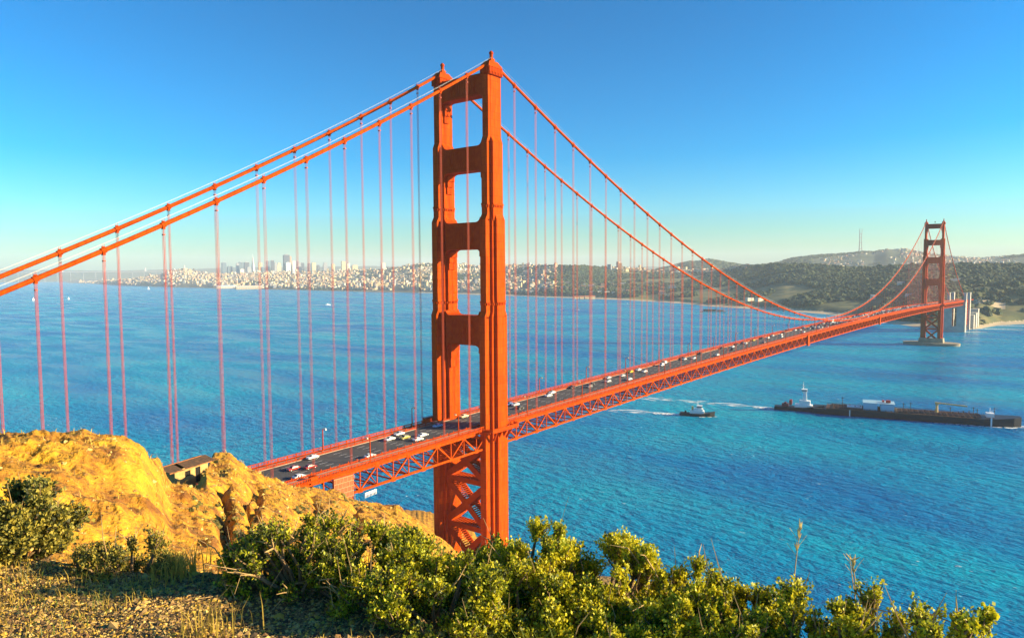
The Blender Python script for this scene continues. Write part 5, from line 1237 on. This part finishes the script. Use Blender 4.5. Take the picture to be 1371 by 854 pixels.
tuft(1130, 2.9, 90, .40, 'green grass blades at the bottom edge under the rounded bush', 0, .5)
tuft(285, 3.7, 60, .20, 'thin pale grass tuft on the sunlit dirt', 1, .7)
tuft(250, 4.6, 110, .22, 'yellow grass tuft on the ledge lip below the low dusty bush', 1, .8)
# loose grass, leaf litter and gravel over the ledge
def ledge_points(n, x0, x1, d0, d1, g, fn=None):
    px = g.uniform(x0, x1, n*3); d = d0+(d1-d0)*np.sqrt(g.random(n*3)); t = np.array([azim(a, 760) for a in px]); x = CX+d*np.sin(t); y = CY+d*np.cos(t)
    ed = np.interp(px, [-150, 0, 100, 205, 300, 400, 640], [6.0, 5.5, 5.1, 4.75, 4.55, 4.45, 4.4])
    ok = d < ed+.25
    if fn is not None: ok &= fn(px, d, x, y)
    i = np.where(ok)[0][:n]; z = head_z(t[i], d[i]); return np.stack([x[i], y[i], z], -1), px[i], d[i]
g = np.random.default_rng(5)
PB, _, _ = ledge_points(60000, -150, 760, 2.3, 5.8, g)
v8 = np.array([(1, 0, 0), (0, 1, 0), (-1, 0, 0), (0, -1, 0), (0, 0, 1), (0, 0, -1)], float); f8 = np.array([(0, 1, 4), (1, 2, 4), (2, 3, 4), (3, 0, 4), (1, 0, 5), (2, 1, 5), (3, 2, 5), (0, 3, 5)])
protos_ = [(v8*g.uniform(.6, 1.3, (6, 3))+g.normal(0, .15, (6, 3)), f8) for _ in range(10)]
n = len(PB); a = g.gamma(1.6, .0034, n)+.0025; sz = np.stack([a, a*g.uniform(.5, 1, n), a*g.uniform(.25, .7, n)], -1)
GRM = [mat('ochre_gravel', (0.52, 0.32, 0.04), rough=.9), mat('tan_gravel', (0.36, 0.23, 0.08), rough=.9), mat('brown_leaf_litter', (0.16, 0.085, 0.03), rough=.9), mat('dark_leaf_litter', (0.06, 0.04, 0.02), rough=.9), mat('straw_litter', (0.55, 0.40, 0.12), rough=.9)]
kind(scatter('gravel', PB+np.array([0, 0, .003]), sz, protos_, GRM, g.choice(5, n, p=[.20, .26, .26, .16, .12])), 'stuff', 'gravel and dry leaf litter on the trail')
def gfn(px, d, x, y): return (fbm(x, y, .9, 3, 61) > np.where(px < 130, -.2, .05)) | ((d > 4.3) & (px < 330) & (g.random(len(px)) < .5))
PG, gx, gd = ledge_points(3400, -150, 620, 2.4, 6.0, g, gfn); n = len(PG)
V, Fq = blades(PG-np.array([0, 0, .01]), g.uniform(.025, .085, n)*np.where(gd > 4.2, 1.35, 1.0), g.uniform(.2, 1.2, n), g.uniform(.0016, .0032, n), g)
cm = np.where(g.random(n) < np.where(gx < 140, .25, .06), 0, np.where(g.random(n) < .85, 1, 2))
kind(mesh_obj('grass', V, Fq, GRASSM, None, np.repeat(cm, 2)), 'stuff', 'short green and yellow grass along the ledge')
# tall dry stalks in front of the water
def stalk(px, base_y, D_, top_y, lean, label):
    q = at(px, base_y, D_); top = at(px+lean, top_y, D_); e = empty('dry_grass_stalk', tuple(q)); tag(e, label, 'grass stalk'); v = top-q; m = MB()
    m.tube([(0, 0, -.2), tuple(v*.5+np.array([.004, 0, 0])), tuple(v)], [.0032, .0026, .0012], 5); m.build('stem', TWIG, e); m = MB(); g_ = np.random.default_rng(int(px))
    for k in range(16):
        f = g_.uniform(.62, 1); p = v*f; d = g_.normal(0, .012, 3); d[2] = abs(d[2])*2+.015; m.tube([tuple(p), tuple(p+d*.6), tuple(p+d*1.2)], [.002, .0042, .001], 4)
    for k in range(3): f = .55+.12*k; p = v*f; s = 1 if k % 2 else -1; d = np.array([_rr[0], _rr[1], 0])*s*.05+np.array([0, 0, .07]); m.tube([tuple(p), tuple(p+d)], [.0015, .001], 4)
    m.build('seed_head', mat('straw_seed', (.55, .42, .16), rough=.9), e)
stalk(1058, 790, 4.1, 705, 14, 'tall dry grass stalk with seed head standing against the water')
stalk(1146, 800, 3.9, 748, -5, 'shorter dry grass stalk right of the tall one')

# scrub, stones and dry grass on the knoll and the spur
def knoll_points(n, x0, x1, d0, d1, g, fn=None):
    px = g.uniform(x0, x1, n*2); t = np.array([azim(a, 660) for a in px]); d = d0+(d1-d0)*g.random(n*2)**1.3; x = CX+d*np.sin(t); y = CY+d*np.cos(t)
    ok = np.ones(len(px), bool) if fn is None else fn(px, d, x, y); i = np.where(ok)[0][:n]; return np.stack([x[i], y[i], head_z(t[i], d[i])], -1), px[i], d[i]
PK, kx, kd = knoll_points(5200, -150, 600, 30, 250, g); n = len(PK); a = np.minimum(g.gamma(1.6, .05, n)+.03, .26)*np.clip(kd/70, .7, 1.8)
kind(scatter('stones', PK, np.stack([a, a*g.uniform(.6, 1, n), a*g.uniform(.4, .8, n)], -1), crown_protos(6, 1), [mat('ochre_stone', (0.50, 0.30, 0.05), rough=.95), mat('brown_stone', (0.30, 0.16, 0.04), rough=.95), mat('pale_stone', (0.58, 0.42, 0.13), rough=.95)], g.integers(0, 3, n)), 'stuff', 'loose ochre stones on the knoll')
PK, kx, kd = knoll_points(7000, -150, 600, 30, 250, g, lambda px, d, x, y: fbm(x, y, 9, 3, 83) > -.15); n = len(PK)
V, Fq = blades(PK-np.array([0, 0, .05]), g.uniform(.25, .8, n)*np.clip(kd/70, .8, 1.8), g.uniform(.2, 1.3, n), g.uniform(.02, .05, n)*np.clip(kd/70, .8, 2), g)
kind(mesh_obj('dry_grass', V, Fq, [mat('dry_grass_blade', (0.42, 0.29, 0.05), rough=.9, trans=.25), mat('golden_grass_blade', (0.55, 0.38, 0.07), rough=.9, trans=.25), mat('brown_grass_blade', (0.18, 0.11, 0.03), rough=.9)], None, np.repeat(g.choice(3, n, p=[.45, .35, .2]), 2)), 'stuff', 'tufts of dry golden grass on the knoll')
PK, kx, kd = knoll_points(1000, 100, 600, 60, 250, g, lambda px, d, x, y: (fbm(x, y, 16, 3, 91) > .22)); n = len(PK); a = g.uniform(.15, .5, n)*np.clip(kd/110, .6, 1.8)
kind(scatter('low_scrub', PK, np.stack([a, a, a*.7], -1), crown_protos(5, 2), [mat('olive_scrub', (0.14, 0.12, 0.018), rough=.95), mat('dark_scrub', (0.08, 0.075, 0.014), rough=.95), mat('golden_scrub', (0.26, 0.18, 0.035), rough=.95)], g.integers(0, 3, n)), 'stuff', 'low olive scrub on the spur')

# ------------------------------------------------------------------ air
hz = MB(); HR_ = 21500.0
hz.b2(-HR_, HR_, -HR_, HR_, -25.0, 640.0)
hm = bpy.data.materials.new('air_haze'); hm.use_nodes = True; N = hm.node_tree.nodes; N.remove(N['Principled BSDF'])
pv = N.new('ShaderNodeVolumePrincipled'); pv.inputs['Color'].default_value = (0.78, 0.89, 1.0, 1); pv.inputs['Density'].default_value = 4.4e-5; pv.inputs['Anisotropy'].default_value = 0.0
hm.node_tree.links.new(pv.outputs[0], N['Material Output'].inputs['Volume'])
kind(hz.build('haze', hm), 'stuff', 'thin pale haze over the bay')
